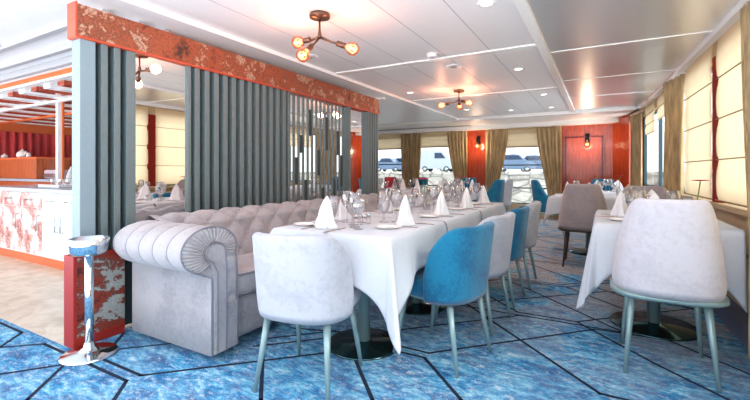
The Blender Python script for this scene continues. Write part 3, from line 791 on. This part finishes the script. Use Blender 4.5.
# ------------------------------------------------------------------ chairs
def make_chair(kind, fab, legm, label='chair'):
    root = thing('dining_chair', label, 'chair')
    low = kind == 'low'
    if low: A, B, T, zb, zt, tops, lean, zend = .256, .235, math.radians(86), .375, .80, 1.04, .06, .53
    else: A, B, T, zb, zt, tops, lean, zend = .268, .24, math.radians(96), .435, .955, .74, .06, .66
    e = .72
    def plan(t_, z, th):
        f = (z-zb)/(zt-zb)
        if low: sc = 1-.035*(1-sstep(-.02, .12, f))+(tops-1)*f
        else: sc = (1-.06*(1-sstep(-.02, .15, f)))*(1+(tops-1)*f**1.25)
        ct, st = math.cos(t_), math.sin(t_)
        x = (A*sc-th)*math.copysign(abs(st)**e, st); y = -(B*(1-.03*f)-th)*math.copysign(abs(ct)**e, ct)-lean*f*max(0, ct)**.5
        return x, y
    def ztop(t_):
        a = abs(t_)
        if low: s1 = min(1, max(0, (a-math.radians(30))/(T-math.radians(30)))); return zt-(zt-zend)*(1-math.sqrt(max(0, 1-s1**2.6)))
        return zt-(zt-zend)*sstep(math.radians(42), T, a)**1.3
    n = 56; rows = []
    for i in range(n+1):
        t_ = -T+2*T*i/n; zz = ztop(t_)
        edge = sstep(0, 4, min(i, n-i)); TH = .045*(.35+.65*edge)
        r_ = []
        m = 12
        for k in range(m+1):
            z = zb+(zz-.02-zb)*k/m; x, y = plan(t_, z, 0); r_.append((x, y, z))
        for k in range(1, 6):   # rounded top
            a = PI*k/6; x, y = plan(t_, zz-.02, TH*(1-math.cos(a))/2); r_.append((x, y, zz-.02+.02*math.sin(a)))
        for k in range(m+1):
            z = zz-.02+(zb+.05-zz+.02)*k/m; x, y = plan(t_, z, TH); r_.append((x, y, z))
        rows.append(r_)
    bm = new(); V = grid(bm, rows, closed_u=True); cap(bm, V[0]); cap(bm, V[-1], True)
    obj('backrest', bm, fab, root)
    # seat cushion
    def loop(ins, z, yf=.262):
        pts = []
        for a in range(40):
            t_ = 2*PI*a/40; ct, st = math.cos(t_), math.sin(t_)
            x = (A*.965-.012-ins)*math.copysign(abs(st)**.6, st)
            yy = -math.copysign(abs(ct)**.6, ct); y = yy*(yf-ins) if yy > 0 else yy*(B-.03-ins)
            pts.append((x, y, z))
        return pts
    z0 = zb+.008 if low else zb+.005
    bm = new(); V = grid(bm, [loop(.03, z0), loop(.008, z0+.012), loop(0, z0+.035), loop(0, z0+.075), loop(.012, z0+.1), loop(.05, z0+.112), loop(.12, z0+.114)], closed_u=True)
    cap(bm, V[0], True); cap(bm, V[-1], smooth=True); obj('seat', bm, fab, root)
    bm = new(); zz0 = zb-.028 if not low else zb-.012
    if low: R = [loop(.05, zz0), loop(.035, zz0+.012), loop(.035, z0+.004)]
    else: R = [loop(-.004, zz0, .255), loop(-.022, zz0+.01, .255), loop(-.022, zb, .255), loop(-.0, zb+.006, .255)]
    V = grid(bm, R, closed_u=True); cap(bm, V[0], True); cap(bm, V[-1]); obj('seat_base', bm, legm, root)
    for sx in (-1, 1):
        for sy in (-1, 1):
            top = Vector((sx*.165, sy*.15, zz0+.004)); bot = Vector((sx*.2, sy*.215, 0.0015))
            bm = new(); tube(bm, [bot, top.lerp(bot, .5), top], [.0095, .0145, .0195], 14); obj('leg', bm, legm, root)
    return root
CH = {}
def chair(kind, fab, leg, x, y, deg, label, group=None):
    k = (kind, fab, leg)
    if k not in CH: CH[k] = make_chair(kind, M[fab], M[leg])
    place(CH[k], (x, y, 0), math.radians(deg), label, group)
chair('low', 'grey_fab', 'leg_green', -1.345, 1.70, 10, 'light grey low backed chair at the near end of the long table')
chair('low', 'teal_fab', 'leg_green', -.84, 2.32, 78, 'nearest teal blue chair along the long table')
chair('low', 'grey_fab', 'leg_green', -.83, 2.95, 84, 'light grey chair between the two teal chairs of the long table')
chair('low', 'teal_fab', 'leg_green', -.82, 3.56, 88, 'teal blue chair between two light grey chairs of the long table')
chair('low', 'grey_fab', 'leg_green', -.80, 4.18, 90, 'farthest light grey chair along the long table')
chair('high', 'white_fab', 'leg_green', .31, 2.80, 0, 'large pale high backed chair at the near right table')
chair('high', 'taupe_fab', 'leg_green', .36, 4.46, 180, 'taupe high backed chair facing the camera across the near right table')
chair('high', 'taupe_fab', 'leg_dark', -.19, 5.3, 0, 'taupe high backed chair with dark legs behind the near right table')
chair('high', 'teal_fab', 'leg_green', -.75, 7.2, -84, 'teal chair on the left of the far right window table')
chair('high', 'teal_fab', 'leg_green', .02, 8.25, 180, 'teal chair in front of the large red wood panel')
chair('high', 'teal_fab', 'leg_green', -1.75, 7.12, 84, 'teal chair just past the far end of the long table')
chair('high', 'grey_fab', 'leg_green', -1.74, 7.85, 95, 'grey chair behind the teal chair by the narrow red pillar')
chair('high', 'teal_fab', 'leg_green', -2.55, 8.4, 170, 'teal chair facing the camera under the narrow red pillar')
chair('high', 'teal_fab', 'leg_green', -3.6, 8.2, 150, 'teal chair in front of the curtain between the left windows')
chair('high', 'grey_fab', 'leg_green', -4.0, 7.25, -80, 'grey chair at the leftmost far table by the divider end')
chair('high', 'coral_fab', 'leg_green', -4.3, 8.62, -120, 'coral red chair in front of the leftmost far window')

# ------------------------------------------------------------------ tables and cloths
def cloth(x0, x1, y0, y1, o4, tips=(1, 1, 1, 1), z=.762, flare=.10, seed=0, tipk=(.25,)*4):
    """o4 = overhang at (x0, x1, y0, y1)"""
    cx, cy = (x0+x1)/2, (y0+y1)/2; a, b = (x1-x0)/2, (y1-y0)/2
    bm = new(); N = 96; M_ = 96; rows = []
    xs = [x0-o4[0]+(x1-x0+o4[0]+o4[1])*i/N for i in range(N+1)]
    ysl = [y0-o4[2]+(y1-y0+o4[2]+o4[3])*i/M_ for i in range(M_+1)]
    for yv in ysl:
        row = []
        for xv in xs:
            dx = max(0, x0-xv, xv-x1); dy = max(0, y0-yv, yv-y1)
            sx = -1 if xv < cx else 1; sy = -1 if yv < cy else 1
            bxx = min(max(xv, x0), x1); byy = min(max(yv, y0), y1)
            if dx == 0 and dy == 0:
                row.append((xv, yv, z+.0008*noise.noise(Vector((xv*9, yv*9, seed))))); continue
            h = math.hypot(dx, dy); ph = math.atan2(dy, dx); k = math.sin(2*ph)**2
            dc = min(abs(bxx-(x1 if sx > 0 else x0)), 9) + min(abs(byy-(y1 if sy > 0 else y0)), 9); drop = h*(1+tipk[(sx > 0)+2*(sy > 0)]*math.exp(-dc/.13)); drop = drop if drop < .42 else .42+.16*(1-math.exp(-(drop-.42)/.16))
            R = .018
            if h < 1e-6: nx = ny = 0
            else: nx, ny = sx*dx/h, sy*dy/h
            s = bxx*7.3+byy*8.1
            out = R*(1-math.exp(-drop/R))+flare*drop*(1+.8*math.sin(s*2.2+seed)*(.3+.7*(1-k)))*.7+k*drop*(.13+.05*math.sin(ph*9+seed))
            zz = z-max(0, drop-R*.35*(1-math.exp(-drop/R)))
            # folds near corners
            row.append((bxx+nx*out, byy+ny*out, zz))
        rows.append(row)
    grid(bm, rows)
    return bm
def table(x0, x1, y0, y1, o4, bc, br, label, clabel, seed, tipk=(.25,)*4, flare=.10):
    r = thing('pedestal_table', label, 'table', (bc[0], bc[1], 0))
    bm = new(); bx(bm, x0+.006, x1-.006, y0+.006, y1-.006, .725, .757, .004); obj('tabletop', bm, M['boxwood'], r, True)
    bm = new(); lathe(bm, [(br, 0.0015), (br+.003, .006), (br-.004, .013), (.06, .022), (.045, .03)], (bc[0], bc[1], 0), 48); obj('base_disc', bm, M['disc'], r, True)
    bm = new(); lathe(bm, [(.04, .03), (.04, .70), (.12, .715), (.12, .725)], (bc[0], bc[1], 0), 24); obj('column', bm, M['leg_green'], r, True)
    bm = cloth(x0, x1, y0, y1, o4, seed=seed, tipk=tipk, flare=flare)
    off = Vector(((x0+x1)/2, (y0+y1)/2, 0)); bmesh.ops.translate(bm, verts=bm.verts[:], vec=-off)
    o = obj('tablecloth', bm, M['linen_pink']); o.location = off
    tag(o, clabel, 'tablecloth')
    md = o.modifiers.new('thickness', 'SOLIDIFY'); md.thickness = .0015; md.offset = 1
G = .001
table(-1.7, -.93, 1.8, 2.58, (.2, .21, .21, .0), (-1.32, 2.2), .235, 'nearest pedestal table of the long row beside the sofa', 'white tablecloth on the nearest table with a long hanging corner', 1, (0, 1.0, .0, .0), .12)
table(-1.7, -.93, 2.6, 3.48, (.2, .21, .0, .0), (-1.32, 3.04), .235, 'middle pedestal table of the long row beside the sofa', 'white tablecloth on the middle table of the long row', 2)
table(-1.7, -.93, 3.5, 4.42, (.2, .21, .0, .21), (-1.32, 3.96), .235, 'farthest pedestal table of the long row beside the sofa', 'white tablecloth on the farthest table of the long row', 3)
table(-.03, .70, 3.0, 4.02, (.40, .0, .2, .2), (.32, 3.47), .27, 'pedestal table at the near right window', 'white tablecloth hanging low on the near right table', 4, (1.1, 1.3, .1, 0), .10)
table(-.6, .3, 5.72, 6.55, (.25, .2, .2, .2), (-.15, 6.13), .24, 'small table in front of the taupe chair with dark legs', 'white tablecloth on the small table in front of the taupe chair', 5)
table(-.25, .48, 7.2, 7.9, (.2, .1, .2, .2), (.12, 7.55), .24, 'table by the far right window near the teal chair', 'white tablecloth on the table by the far right window', 6)
table(-2.6, -1.9, 6.3, 7.5, (.2, .15, .2, .2), (-2.25, 6.9), .24, 'far table in line with the narrow red pillar', 'white tablecloth on the far table in line with the narrow red pillar', 7)
table(-3.75, -2.95, 6.2, 7.5, (.15, .2, .2, .2), (-3.3, 6.85), .24, 'far table in line with the window with the van', 'white tablecloth on the far table in line with the van', 8)

# ------------------------------------------------------------------ tableware prototypes
ZT = .7645
def mk_wine():
    r = thing('wine_glass', 'wine glass', 'glass')
    bm = new(); lathe(bm, [(.034, 0), (.034, .002), (.006, .006), (.004, .02), (.004, .085), (.008, .095)], n=16); obj('stem', bm, M['glass'], r)
    bm = new(); lathe(bm, [(.008, .095), (.026, .11), (.04, .14), (.041, .165), (.034, .205), (.033, .205), (.0395, .165), (.0385, .14), (.025, .112), (.001, .099)], n=20, caps=False); obj('bowl', bm, M['glass'], r)
    return r
def mk_water():
    r = thing('water_goblet', 'goblet', 'glass')
    bm = new(); lathe(bm, [(.032, 0), (.032, .002), (.008, .008), (.006, .05), (.01, .06)], n=16); obj('stem', bm, M['glass'], r)
    bm = new(); lathe(bm, [(.01, .06), (.034, .08), (.042, .11), (.041, .15), (.04, .15), (.0405, .11), (.033, .082), (.001, .064)], n=20, caps=False); obj('bowl', bm, M['glass'], r)
    return r
def mk_napkin():
    bm = new(); rows = []
    H = .19
    for i in range(15):
        f = i/14; row = []
        for j in range(48):
            t_ = 2*PI*j/48
            w = .063*(1-f**2.3)**.95*(1+.30*math.exp(-((f-.04)/.10)**2))+.0008
            tri = 1+.16*math.cos(4*t_+1.6*f)+.06*math.sin(9*t_+5*f)
            row.append((w*tri*math.cos(t_)*1.05+.014*f*f, w*tri*math.sin(t_)*.62, H*f*(1+.04*math.sin(2*t_)*(1-f))+.001))
        rows.append(row)
    V = grid(bm, rows, closed_u=True); cap(bm, V[0], True); cap(bm, V[-1])
    # side flap
    fl = [[(-.05+.1*u, -.035-.035*v*(1-abs(2*u-1)), .10*(1-v)*(.4+.6*(1-abs(2*u-1)))+.004) for u in [i/8 for i in range(9)]] for v in [i/6 for i in range(7)]]
    grid(bm, fl)
    o = obj('folded_napkin', bm, M['napkin']); return tag(o, 'napkin', 'napkin')
def mk_plate():
    bm = new(); lathe(bm, [(.045, 0), (.047, .004), (.075, .013), (.078, .012), (.048, .002), (.04, -.0)], n=32, caps=False)
    lathe(bm, [(.0, .0035), (.047, .004)], n=32, caps=False)
    o = obj('side_plate', bm, M['china']); return tag(o, 'plate', 'plate')
def mk_knife():
    r = thing('table_knife', 'knife', 'cutlery')
    bm = new(); prism(bm, [(-.006, -.11), (.006, -.11), (.007, -.02), (.004, 0), (-.004, 0), (-.007, -.02)], 'z', .0, .005, bev=.001); obj('handle', bm, M['cutlery'], r)
    bm = new(); prism(bm, [(-.005, 0), (.004, 0), (.009, .03), (.009, .09), (-.005, .115)], 'z', .001, .003); obj('blade', bm, M['cutlery'], r)
    return r
def mk_fork():
    r = thing('table_fork', 'fork', 'cutlery')
    bm = new(); prism(bm, [(-.006, -.1), (.006, -.1), (.003, 0), (.0035, .03), (-.0035, .03), (-.003, 0)], 'z', .0, .004, bev=.001); obj('handle', bm, M['cutlery'], r)
    bm = new(); prism(bm, [(-.0035, .03), (.0035, .03), (.011, .045), (.011, .05), (-.011, .05), (-.011, .045)], 'z', .001, .004)
    for k in range(4): bx(bm, -.011+k*.0063, -.008+k*.0063, .05, .09, .001, .004)
    obj('tines', bm, M['cutlery'], r); return r
def mk_vase():
    r = thing('bud_vase', 'vase', 'vase')
    bm = new(); lathe(bm, [(.03, 0), (.034, .01), (.036, .06), (.022, .1), (.024, .12), (.022, .12), (.02, .1), (.033, .06), (.031, .012), (.001, .008)], n=20, caps=False); obj('body', bm, M['glass'], r)
    return r
def mk_flower():
    r = thing('gerbera', 'gerbera', 'flower')
    bm = new(); tube(bm, [(0, 0, .012), (.008, 0, .12), (.03, .0, .26)], .0035, 8); obj('stem', bm, M['stem'], r)
    bm = new()
    for k in range(18):
        a = 2*PI*k/18; d = Vector((math.cos(a), math.sin(a), 0)); s = Vector((-d.y, d.x, 0)); c = Vector((.03, 0, .264))
        P = [c+d*.006-s*.004, c+d*.03-s*.008+Vector((0, 0, .008)), c+d*.052+Vector((0, 0, .004)), c+d*.03+s*.008+Vector((0, 0, .008)), c+d*.006+s*.004]
        Q = [p+Vector((0, 0, .0015)) for p in P]
        v1 = [bm.verts.new(p) for p in P]; v2 = [bm.verts.new(p) for p in Q]
        bm.faces.new(v1); bm.faces.new(v2[::-1])
        for i in range(5): bm.faces.new((v1[i], v2[i], v2[(i+1) % 5], v1[(i+1) % 5]))
    obj('petals', bm, M['gerbera'], r)
    bm = new(); sphere(bm, (.03, 0, .268), .012, 12, (1, 1, .5)); obj('flower_centre', bm, M['leg_dark'], r)
    return r
def mk_salt():
    r = thing('salt_shaker', 'shaker', 'shaker')
    bm = new(); lathe(bm, [(.016, 0), (.018, .005), (.014, .05)], n=14); obj('body', bm, M['glass'], r)
    bm = new(); lathe(bm, [(.0145, .05), (.014, .062), (.004, .068)], n=14); obj('cap', bm, M['steel'], r)
    return r
PW, PG, PN, PP, PK, PF, PV, PFL, PS = mk_wine(), mk_water(), mk_napkin(), mk_plate(), mk_knife(), mk_fork(), mk_vase(), mk_flower(), mk_salt()
def setting(x, y, deg, where, full=True):
    """a place laid for a guest seated at local -y looking along +y"""
    a = math.radians(deg); R = Matrix.Rotation(a, 3, 'Z'); jr = lambda s=.012: random.uniform(-s, s)
    def at(dx, dy): v = R @ Vector((dx+jr(.006), dy+jr(.006), 0)); return (x+v.x, y+v.y, ZT)
    place(PN, at(0, .0), a+jr(.3), 'folded white napkin at %s' % where, 'folded napkins on the tables')
    place(PW, at(.13, .115), a, 'tall wine glass at %s' % where, 'wine glasses on the tables')
    place(PG, at(.075, .19), a, 'round water goblet at %s' % where, 'water goblets on the tables')
    place(PP, at(-.175, .03), a, 'white side plate at %s' % where, 'side plates on the tables')
    if full:
        g = place(PW, at(.20, .055), a, 'second wine glass at %s' % where, 'wine glasses on the tables'); g.scale = (.88, .88, .85)
        l = at(.105, -.045); place(PK, l, a, 'table knife at %s' % where, 'table knives')
        l = at(-.082, -.02); place(PF, l, a, 'table fork at %s' % where, 'table forks')
ords = ['first', 'second', 'third', 'fourth']
ycs = [2.27, 2.92, 3.57, 4.2]
for k, yy in enumerate(ycs):
    setting(-1.07, yy, 90, 'the %s place from the near end, chair side of long table' % ords[k])
    setting(-1.56, yy+.06, -90, 'the %s place from the near end, sofa side of long table' % ords[k])
setting(-1.42, 1.93, 0, 'the near end place of the long table')
for (x, y, s) in ((-1.315, 2.15, 'nearest'), (-1.31, 2.78, 'second nearest'), (-1.31, 3.43, 'third nearest'), (-1.31, 4.1, 'farthest')):
    place(PS, (x, y, ZT), 0, 'small salt shaker, %s along the middle of the long table' % s, 'salt shakers')
    place(PS, (x+.02, y+.06, ZT), 0, 'small pepper shaker, %s along the middle of the long table' % s, 'pepper shakers')
def flower(x, y, rz, where):
    place(PV, (x, y, ZT), 0, 'clear glass bud vase %s' % where, None)
    place(PFL, (x, y, ZT), math.radians(rz), 'pink red gerbera in the vase %s' % where, None)
flower(.58, 3.6, 30, 'on the near right table against the window')
flower(-1.32, 3.25, 200, 'on the middle table of the long row')
flower(-1.32, 4.32, 120, 'at the far end of the long row')
flower(.2, 6.4, 60, 'on the small table by the taupe chair')
flower(-.1, 7.75, 0, 'on the table by the far right window')
flower(-2.25, 6.9, 100, 'on the far table before the red pillar')
flower(-3.35, 6.85, 10, 'on the far table in line with the van')
setting(.28, 3.16, 0, 'the near place of the right table behind the pale chair')
setting(.36, 3.86, 180, 'the far place of the right table below the taupe chair')
setting(.12, 3.5, -90, 'the aisle side place of the near right table')
for (x, y, d, w) in ((-.15, 5.9, 0, 'the place before the taupe chair with dark legs'), (-.42, 6.3, -90, 'the place beside the teal chair of the small table'),
    (.24, 7.74, 180, 'the place before the teal chair under the red panel'), (-.08, 7.34, 0, 'the near place of the far right window table'),
    (-2.05, 6.6, 90, 'the near right place of the far table before the pillar'), (-2.42, 6.6, -90, 'the near left place of the far table before the pillar'),
    (-2.05, 7.2, 90, 'the far right place of the far table before the pillar'), (-2.42, 7.2, -90, 'the far left place of the far table before the pillar'),
    (-3.1, 6.5, 90, 'the near right place of the far table before the van'), (-3.58, 6.5, -90, 'the near left place of the far table before the van'),
    (-3.1, 7.15, 90, 'the far right place of the far table before the van'), (-3.58, 7.15, -90, 'the far left place of the far table before the van')):
    setting(x, y, d, w, False)

# ------------------------------------------------------------------ ceiling lamps
def chandelier(x, y, drop, bulbs, label, energy):
    r = thing('ceiling_lamp', label, 'lamp', (x, y, HC))
    bm = new(); lathe(bm, [(.06, 0), (.075, -.004), (.075, -.03), (.02, -.035), (.01, -.045)], (x, y, HC), 28); obj('ceiling_rose', bm, M['bronze'], r, True)
    jz = HC-drop
    bm = new(); lathe(bm, [(.008, -.04), (.008, -drop+.05), (.014, -drop+.02), (.016, -drop), (.006, -drop-.015)], (x, y, HC), 14); obj('rod', bm, M['bronze'], r, True)
    for (dx, dy, dz) in bulbs:
        e = Vector((dx, dy, dz)); d = e.normalized(); L_ = e.length; o = Vector((x, y, jz))
        bm = new(); tube(bm, [o, o+e*.35+Vector((0, 0, -.006)), o+d*(L_-.11)], [.011, .008, .008], 10)
        ar = obj('arm', bm, M['bronze'], r, True)
        bm = new(); tube(bm, [o+d*(L_-.125), o+d*(L_-.12), o+d*(L_-.06), o+d*(L_-.05)], [.012, .021, .021, .018], 14); obj('socket', bm, M['bronze'], ar, True)
        bm = new(); c = o+d*L_; 
        pr = [(.014, -.055), (.02, -.048), (.04, -.03), (.051, 0), (.045, .026), (.025, .046), (.001, .052)]
        q = Vector((0, 0, 1)).rotation_difference(d).to_matrix().to_4x4()
        lathe(bm, pr, n=20); bmesh.ops.transform(bm, matrix=Matrix.Translation(c) @ q, verts=bm.verts[:]); obj('bulb', bm, M['bulbglass'], ar, True)
        bm = new()
        tube(bm, [c+q.to_3x3() @ Vector((.013*math.cos(k*2.4), .013*math.sin(k*2.4), -.02+.045*(k % 2))) for k in range(8)], .0022, 5); obj('filament', bm, M['bulb'], ar, True)
        ld = bpy.data.lights.new('bulb_light', 'POINT'); ld.energy = energy; ld.color = (1, .62, .5); ld.shadow_soft_size = .045
        lo = bpy.data.objects.new('bulb_light', ld); COL.objects.link(lo); lo.location = c
chandelier(-1.8, 2.37, .17, [(-.216, .017, .0), (-.0, -.185, -.175), (.209, .118, -.085)], 'bronze three bulb ceiling lamp over the nearest table', 6.5)
chandelier(-1.77, 5.57, .15, [(-.218, -.123, -.07), (.154, -.028, -.05), (-.054, .2, -.05)], 'bronze three bulb ceiling lamp farther down the room', 7.5)
def downlight(x, y, label, r=.05, z=HC, e=6):
    t_ = thing('downlight', label, 'light', (x, y, z), 0, None)
    bm = new(); lathe(bm, [(r*.8, -.002), (r, -.008), (r*1.25, -.004), (r*1.3, 0)], (x, y, z), 24, caps=False); obj('rim', bm, M['trim'], t_, True)
    bm = new(); lathe(bm, [(.001, -.003), (r*.8, -.003)], (x, y, z), 24, caps=False); obj('lens', bm, M['lamp_on'], t_, True)
    ld = bpy.data.lights.new('downlight_lamp', 'SPOT'); ld.energy = e*2; ld.color = (1, .95, .9); ld.spot_size = 2.4; ld.spot_blend = .8; ld.shadow_soft_size = .05
    lo = bpy.data.objects.new('downlight_lamp', ld); COL.objects.link(lo); lo.location = (x, y, z-.03)
import math as _m
for (x, y, lab) in ((-.69, 2.78, 'round downlight cut by the top picture edge'), (-.82, 4.75, 'round downlight beside the long ceiling rail'), (-.76, 6.5, 'downlight farther along the ceiling rail'),
    (-2.2, 7.4, 'small downlight above the far table by the pillar'), (-1.5, 7.9, 'small downlight right of the far window lamps'), (-.8, 7.9, 'small downlight near the far end of the rail'), (-2.45, 5.4, 'downlight just past the end of the rust beam')):
    downlight(x, y, lab)
def disc(x, y, z, r, label, name='ceiling_speaker', mat='white', cat='speaker', h=.012):
    t_ = thing(name, label, cat, (x, y, z))
    bm = new(); lathe(bm, [(r*.8, -h), (r*.95, -h*.8), (r, 0)], (x, y, z), 28); obj('body', bm, M[mat], t_, True)
    bm = new(); lathe(bm, [(.001, -h-.002), (r*.35, -h-.002), (r*.4, -h)], (x, y, z), 20, caps=False); obj('centre', bm, M['seam'], t_, True)
disc(-1.42, 4.28, HC, .1, 'round white ceiling speaker between the two bronze lamps')
disc(-1.45, 3.72, HC, .055, 'white smoke detector on the ceiling right of the near bronze lamp', 'smoke_detector', 'white', 'smoke detector', .04)
disc(-4.75, 1.35, HC-.03, .16, 'large round white ceiling speaker at the top left of the picture')
disc(-2.82+.26, 3.2, HC, .09, 'round white ceiling disc touching the rust beam near the bronze lamp')

# ------------------------------------------------------------------ outside: quay, wall, vehicles
bm = new(); bx(bm, -90, 20, 24, 110, .3, 1.0); struct('quay_ground', bm, M['quay'])
t = NT('stone_block_wall'); v = t.coords((1.3, 1, 2.6))
vo = t.n('ShaderNodeTexVoronoi', feature='DISTANCE_TO_EDGE'); vo.inputs['Scale'].default_value = .9; t.l(v, vo.inputs['Vector'])
stc = t.mix(t.ramp(vo.outputs['Distance'], [(.0, (1, 1, 1, 1)), (.09, (0, 0, 0, 1))]), t.ramp(t.noise(v, 1.5, 6, .7), [(.35, lin((168, 164, 156))), (.65, lin((212, 208, 200)))]), lin((118, 116, 112)))
M['blocks'] = t.done(t.bsdf(stc, .9, 0, t.noise(t.coords(), 3), .4, .05))
bm = new(); bx(bm, -90, 20, 23.4, 24, -4, .9, 0); bx(bm, -90, 20, 23.2, 24.1, .9, 1.05, .03); struct('quay_wall', bm, M['blocks'])
t = NT('pale_river_water'); M['water'] = t.done(t.bsdf(lin((196, 204, 206)), .15, 0, t.noise(t.coords(), 2), .3, .1))
bm = new(); bx(bm, -90, 40, 10.6, 23.4, -1.6, -1.5); o = struct('river_water', bm, M['water'])
def vehicle(name, label, x, y, L_, H, body, glassm, kind, rz=0):
    r = thing(name, label, 'van' if kind == 'van' else 'car', (x, y, 1.0), rz)
    W = 1.8
    if kind == 'van':
        P = [(-L_/2, .35), (-L_/2, H*.9), (-L_/2+.15, H), (L_*.12, H), (L_*.22, H*.93), (L_*.34, H*.6), (L_*.47, H*.5), (L_/2, H*.38), (L_/2, .35)]
        G_ = [(-L_*.02, H*.62), (-L_*.02, H*.88), (L_*.17, H*.88), (L_*.29, H*.62)]
    else:
        P = [(-L_/2, .3), (-L_/2, H*.55), (-L_*.44, H*.66), (-L_*.34, H*.68), (-L_*.22, H*.98), (0, H), (L_*.12, H*.96), (L_*.25, H*.66), (L_*.44, H*.55), (L_/2, H*.42), (L_/2, .3)]
        G_ = [(-L_*.3, H*.68), (-L_*.2, H*.92), (L_*.1, H*.92), (L_*.21, H*.68)]
    bm = new(); prism(bm, P, 'y', -W/2, W/2, bev=.05); obj('body', bm, body, r)
    bm = new(); prism(bm, G_, 'y', -W/2-.01, -W/2+.03); prism(bm, G_, 'y', W/2-.03, W/2+.01); obj('side_windows', bm, glassm, r)
    for sx in (-.3, .31):
        for sy in (-1, 1):
            bm = new(); lathe(bm, [(.001, -.1), (.2, -.1), (.32, -.08), (.33, 0), (.32, .08), (.2, .1), (.001, .1)], n=24, caps=False)
            bmesh.ops.transform(bm, matrix=Matrix.Translation((sx*L_, sy*(W/2-.06), .33)) @ Matrix.Rotation(PI/2, 4, 'X'), verts=bm.verts[:]); w = obj('wheel', bm, M['tyre'], r)
            bm = new(); lathe(bm, [(.001, -.02), (.19, -.02), (.19, .02), (.001, .02)], n=16, caps=False)
            bmesh.ops.transform(bm, matrix=Matrix.Translation((sx*L_, sy*(W/2+.05), .33)) @ Matrix.Rotation(PI/2, 4, 'X'), verts=bm.verts[:]); obj('hub_cap', bm, M['steel'], w)
    bm = new(); bx(bm, L_/2-.02, L_/2+.02, -W/2+.1, -W/2+.4, .62, .78, .01); bx(bm, L_/2-.02, L_/2+.02, W/2-.4, W/2-.1, .62, .78, .01); obj('headlights', bm, M['steel'], r)
def ray(px, Yv):
    u = (px-375)/403; th = math.radians(29.39)
    return Yv*(-math.sin(th)+u*math.cos(th))/(math.cos(th)+u*math.sin(th))
vehicle('van', 'white van parked on the quay outside the middle far window', ray(438, 44), 44, 4.2, 2.45, M['carwhite'], M['carglass'], 'van')
vehicle('car', 'silver blue car behind the white van outside', ray(452, 58), 58, 4.3, 2.2, M['carblue'], M['carglass'], 'car', .1)
vehicle('car', 'parked car outside the leftmost far window', ray(390, 52), 52, 4.4, 2.0, M['carblue'], M['carglass'], 'car')
vehicle('car', 'parked car outside the window left of the large wood panel', ray(515, 50), 50, 4.6, 2.1, M['carblue'], M['carglass'], 'car', .05)
vehicle('car', 'second parked car outside the window left of the large wood panel', ray(536, 54), 54, 4.6, 2.1, M['carblue'], M['carglass'], 'car')
vehicle('car', 'parked car half hidden by the curtain of the leftmost far window', ray(405, 54), 54, 4.6, 2.1, M['carwhite'], M['carglass'], 'car')

GR = {'chair': 'upholstered dining chairs', 'table': 'pedestal dining tables', 'tablecloth': 'white tablecloths', 'curtain': 'gathered curtains', 'blind': 'roman blinds',
      'light': 'ceiling downlights', 'cabinet': 'bar base cabinets', 'car': 'cars parked on the quay', 'vase': 'bud vases on the tables', 'flower': 'gerberas in the vases',
      'teapot': 'teapots on the bar', 'post': 'uprights of the bar', 'speaker': 'ceiling speakers'}
for o in SC.objects:
    if 'category' in o and 'group' not in o:
        if o['category'] in GR and not o['label'].startswith('long red pleated'): o['group'] = GR[o['category']]
        elif o.name.startswith('ceiling_lamp'): o['group'] = 'three bulb ceiling lamps'
        elif o.name.startswith('wall_lamp'): o['group'] = 'wall lamps on the far wall'
# ------------------------------------------------------------------ light
w = bpy.data.worlds.new('sky_with_fill_below'); SC.world = w; w.use_nodes = True
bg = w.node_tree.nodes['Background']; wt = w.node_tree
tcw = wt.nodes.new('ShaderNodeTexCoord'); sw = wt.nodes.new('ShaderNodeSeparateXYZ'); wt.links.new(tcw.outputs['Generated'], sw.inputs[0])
rw = wt.nodes.new('ShaderNodeMapRange'); rw.inputs['From Min'].default_value = -.12; rw.inputs['From Max'].default_value = .0; rw.inputs['To Min'].default_value = 3.9; rw.inputs['To Max'].default_value = 1.35  # background strengthened below the horizon, an added fill that brightens the ceiling
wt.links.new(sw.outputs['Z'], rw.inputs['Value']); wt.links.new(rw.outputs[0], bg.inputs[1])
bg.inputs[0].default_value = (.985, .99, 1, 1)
sd = bpy.data.lights.new('sun', 'SUN'); sd.energy = 1.5; sd.angle = .3; sd.color = (1, .95, .88)
so = bpy.data.objects.new('sun', sd); COL.objects.link(so); so.rotation_euler = (math.radians(55), 0, math.radians(75)); so.location = (6, 0, 6)

vs_ = SC.view_settings
vs_.view_transform = 'Standard'; vs_.look = 'None'; vs_.gamma = 1; vs_.use_curve_mapping = False; vs_.exposure = 0.72
SC.cycles.max_bounces = 10; SC.cycles.diffuse_bounces = 5; SC.cycles.transparent_max_bounces = 24; SC.cycles.glossy_bounces = 5
SC.cycles.use_denoising = True; SC.cycles.sample_clamp_indirect = 6
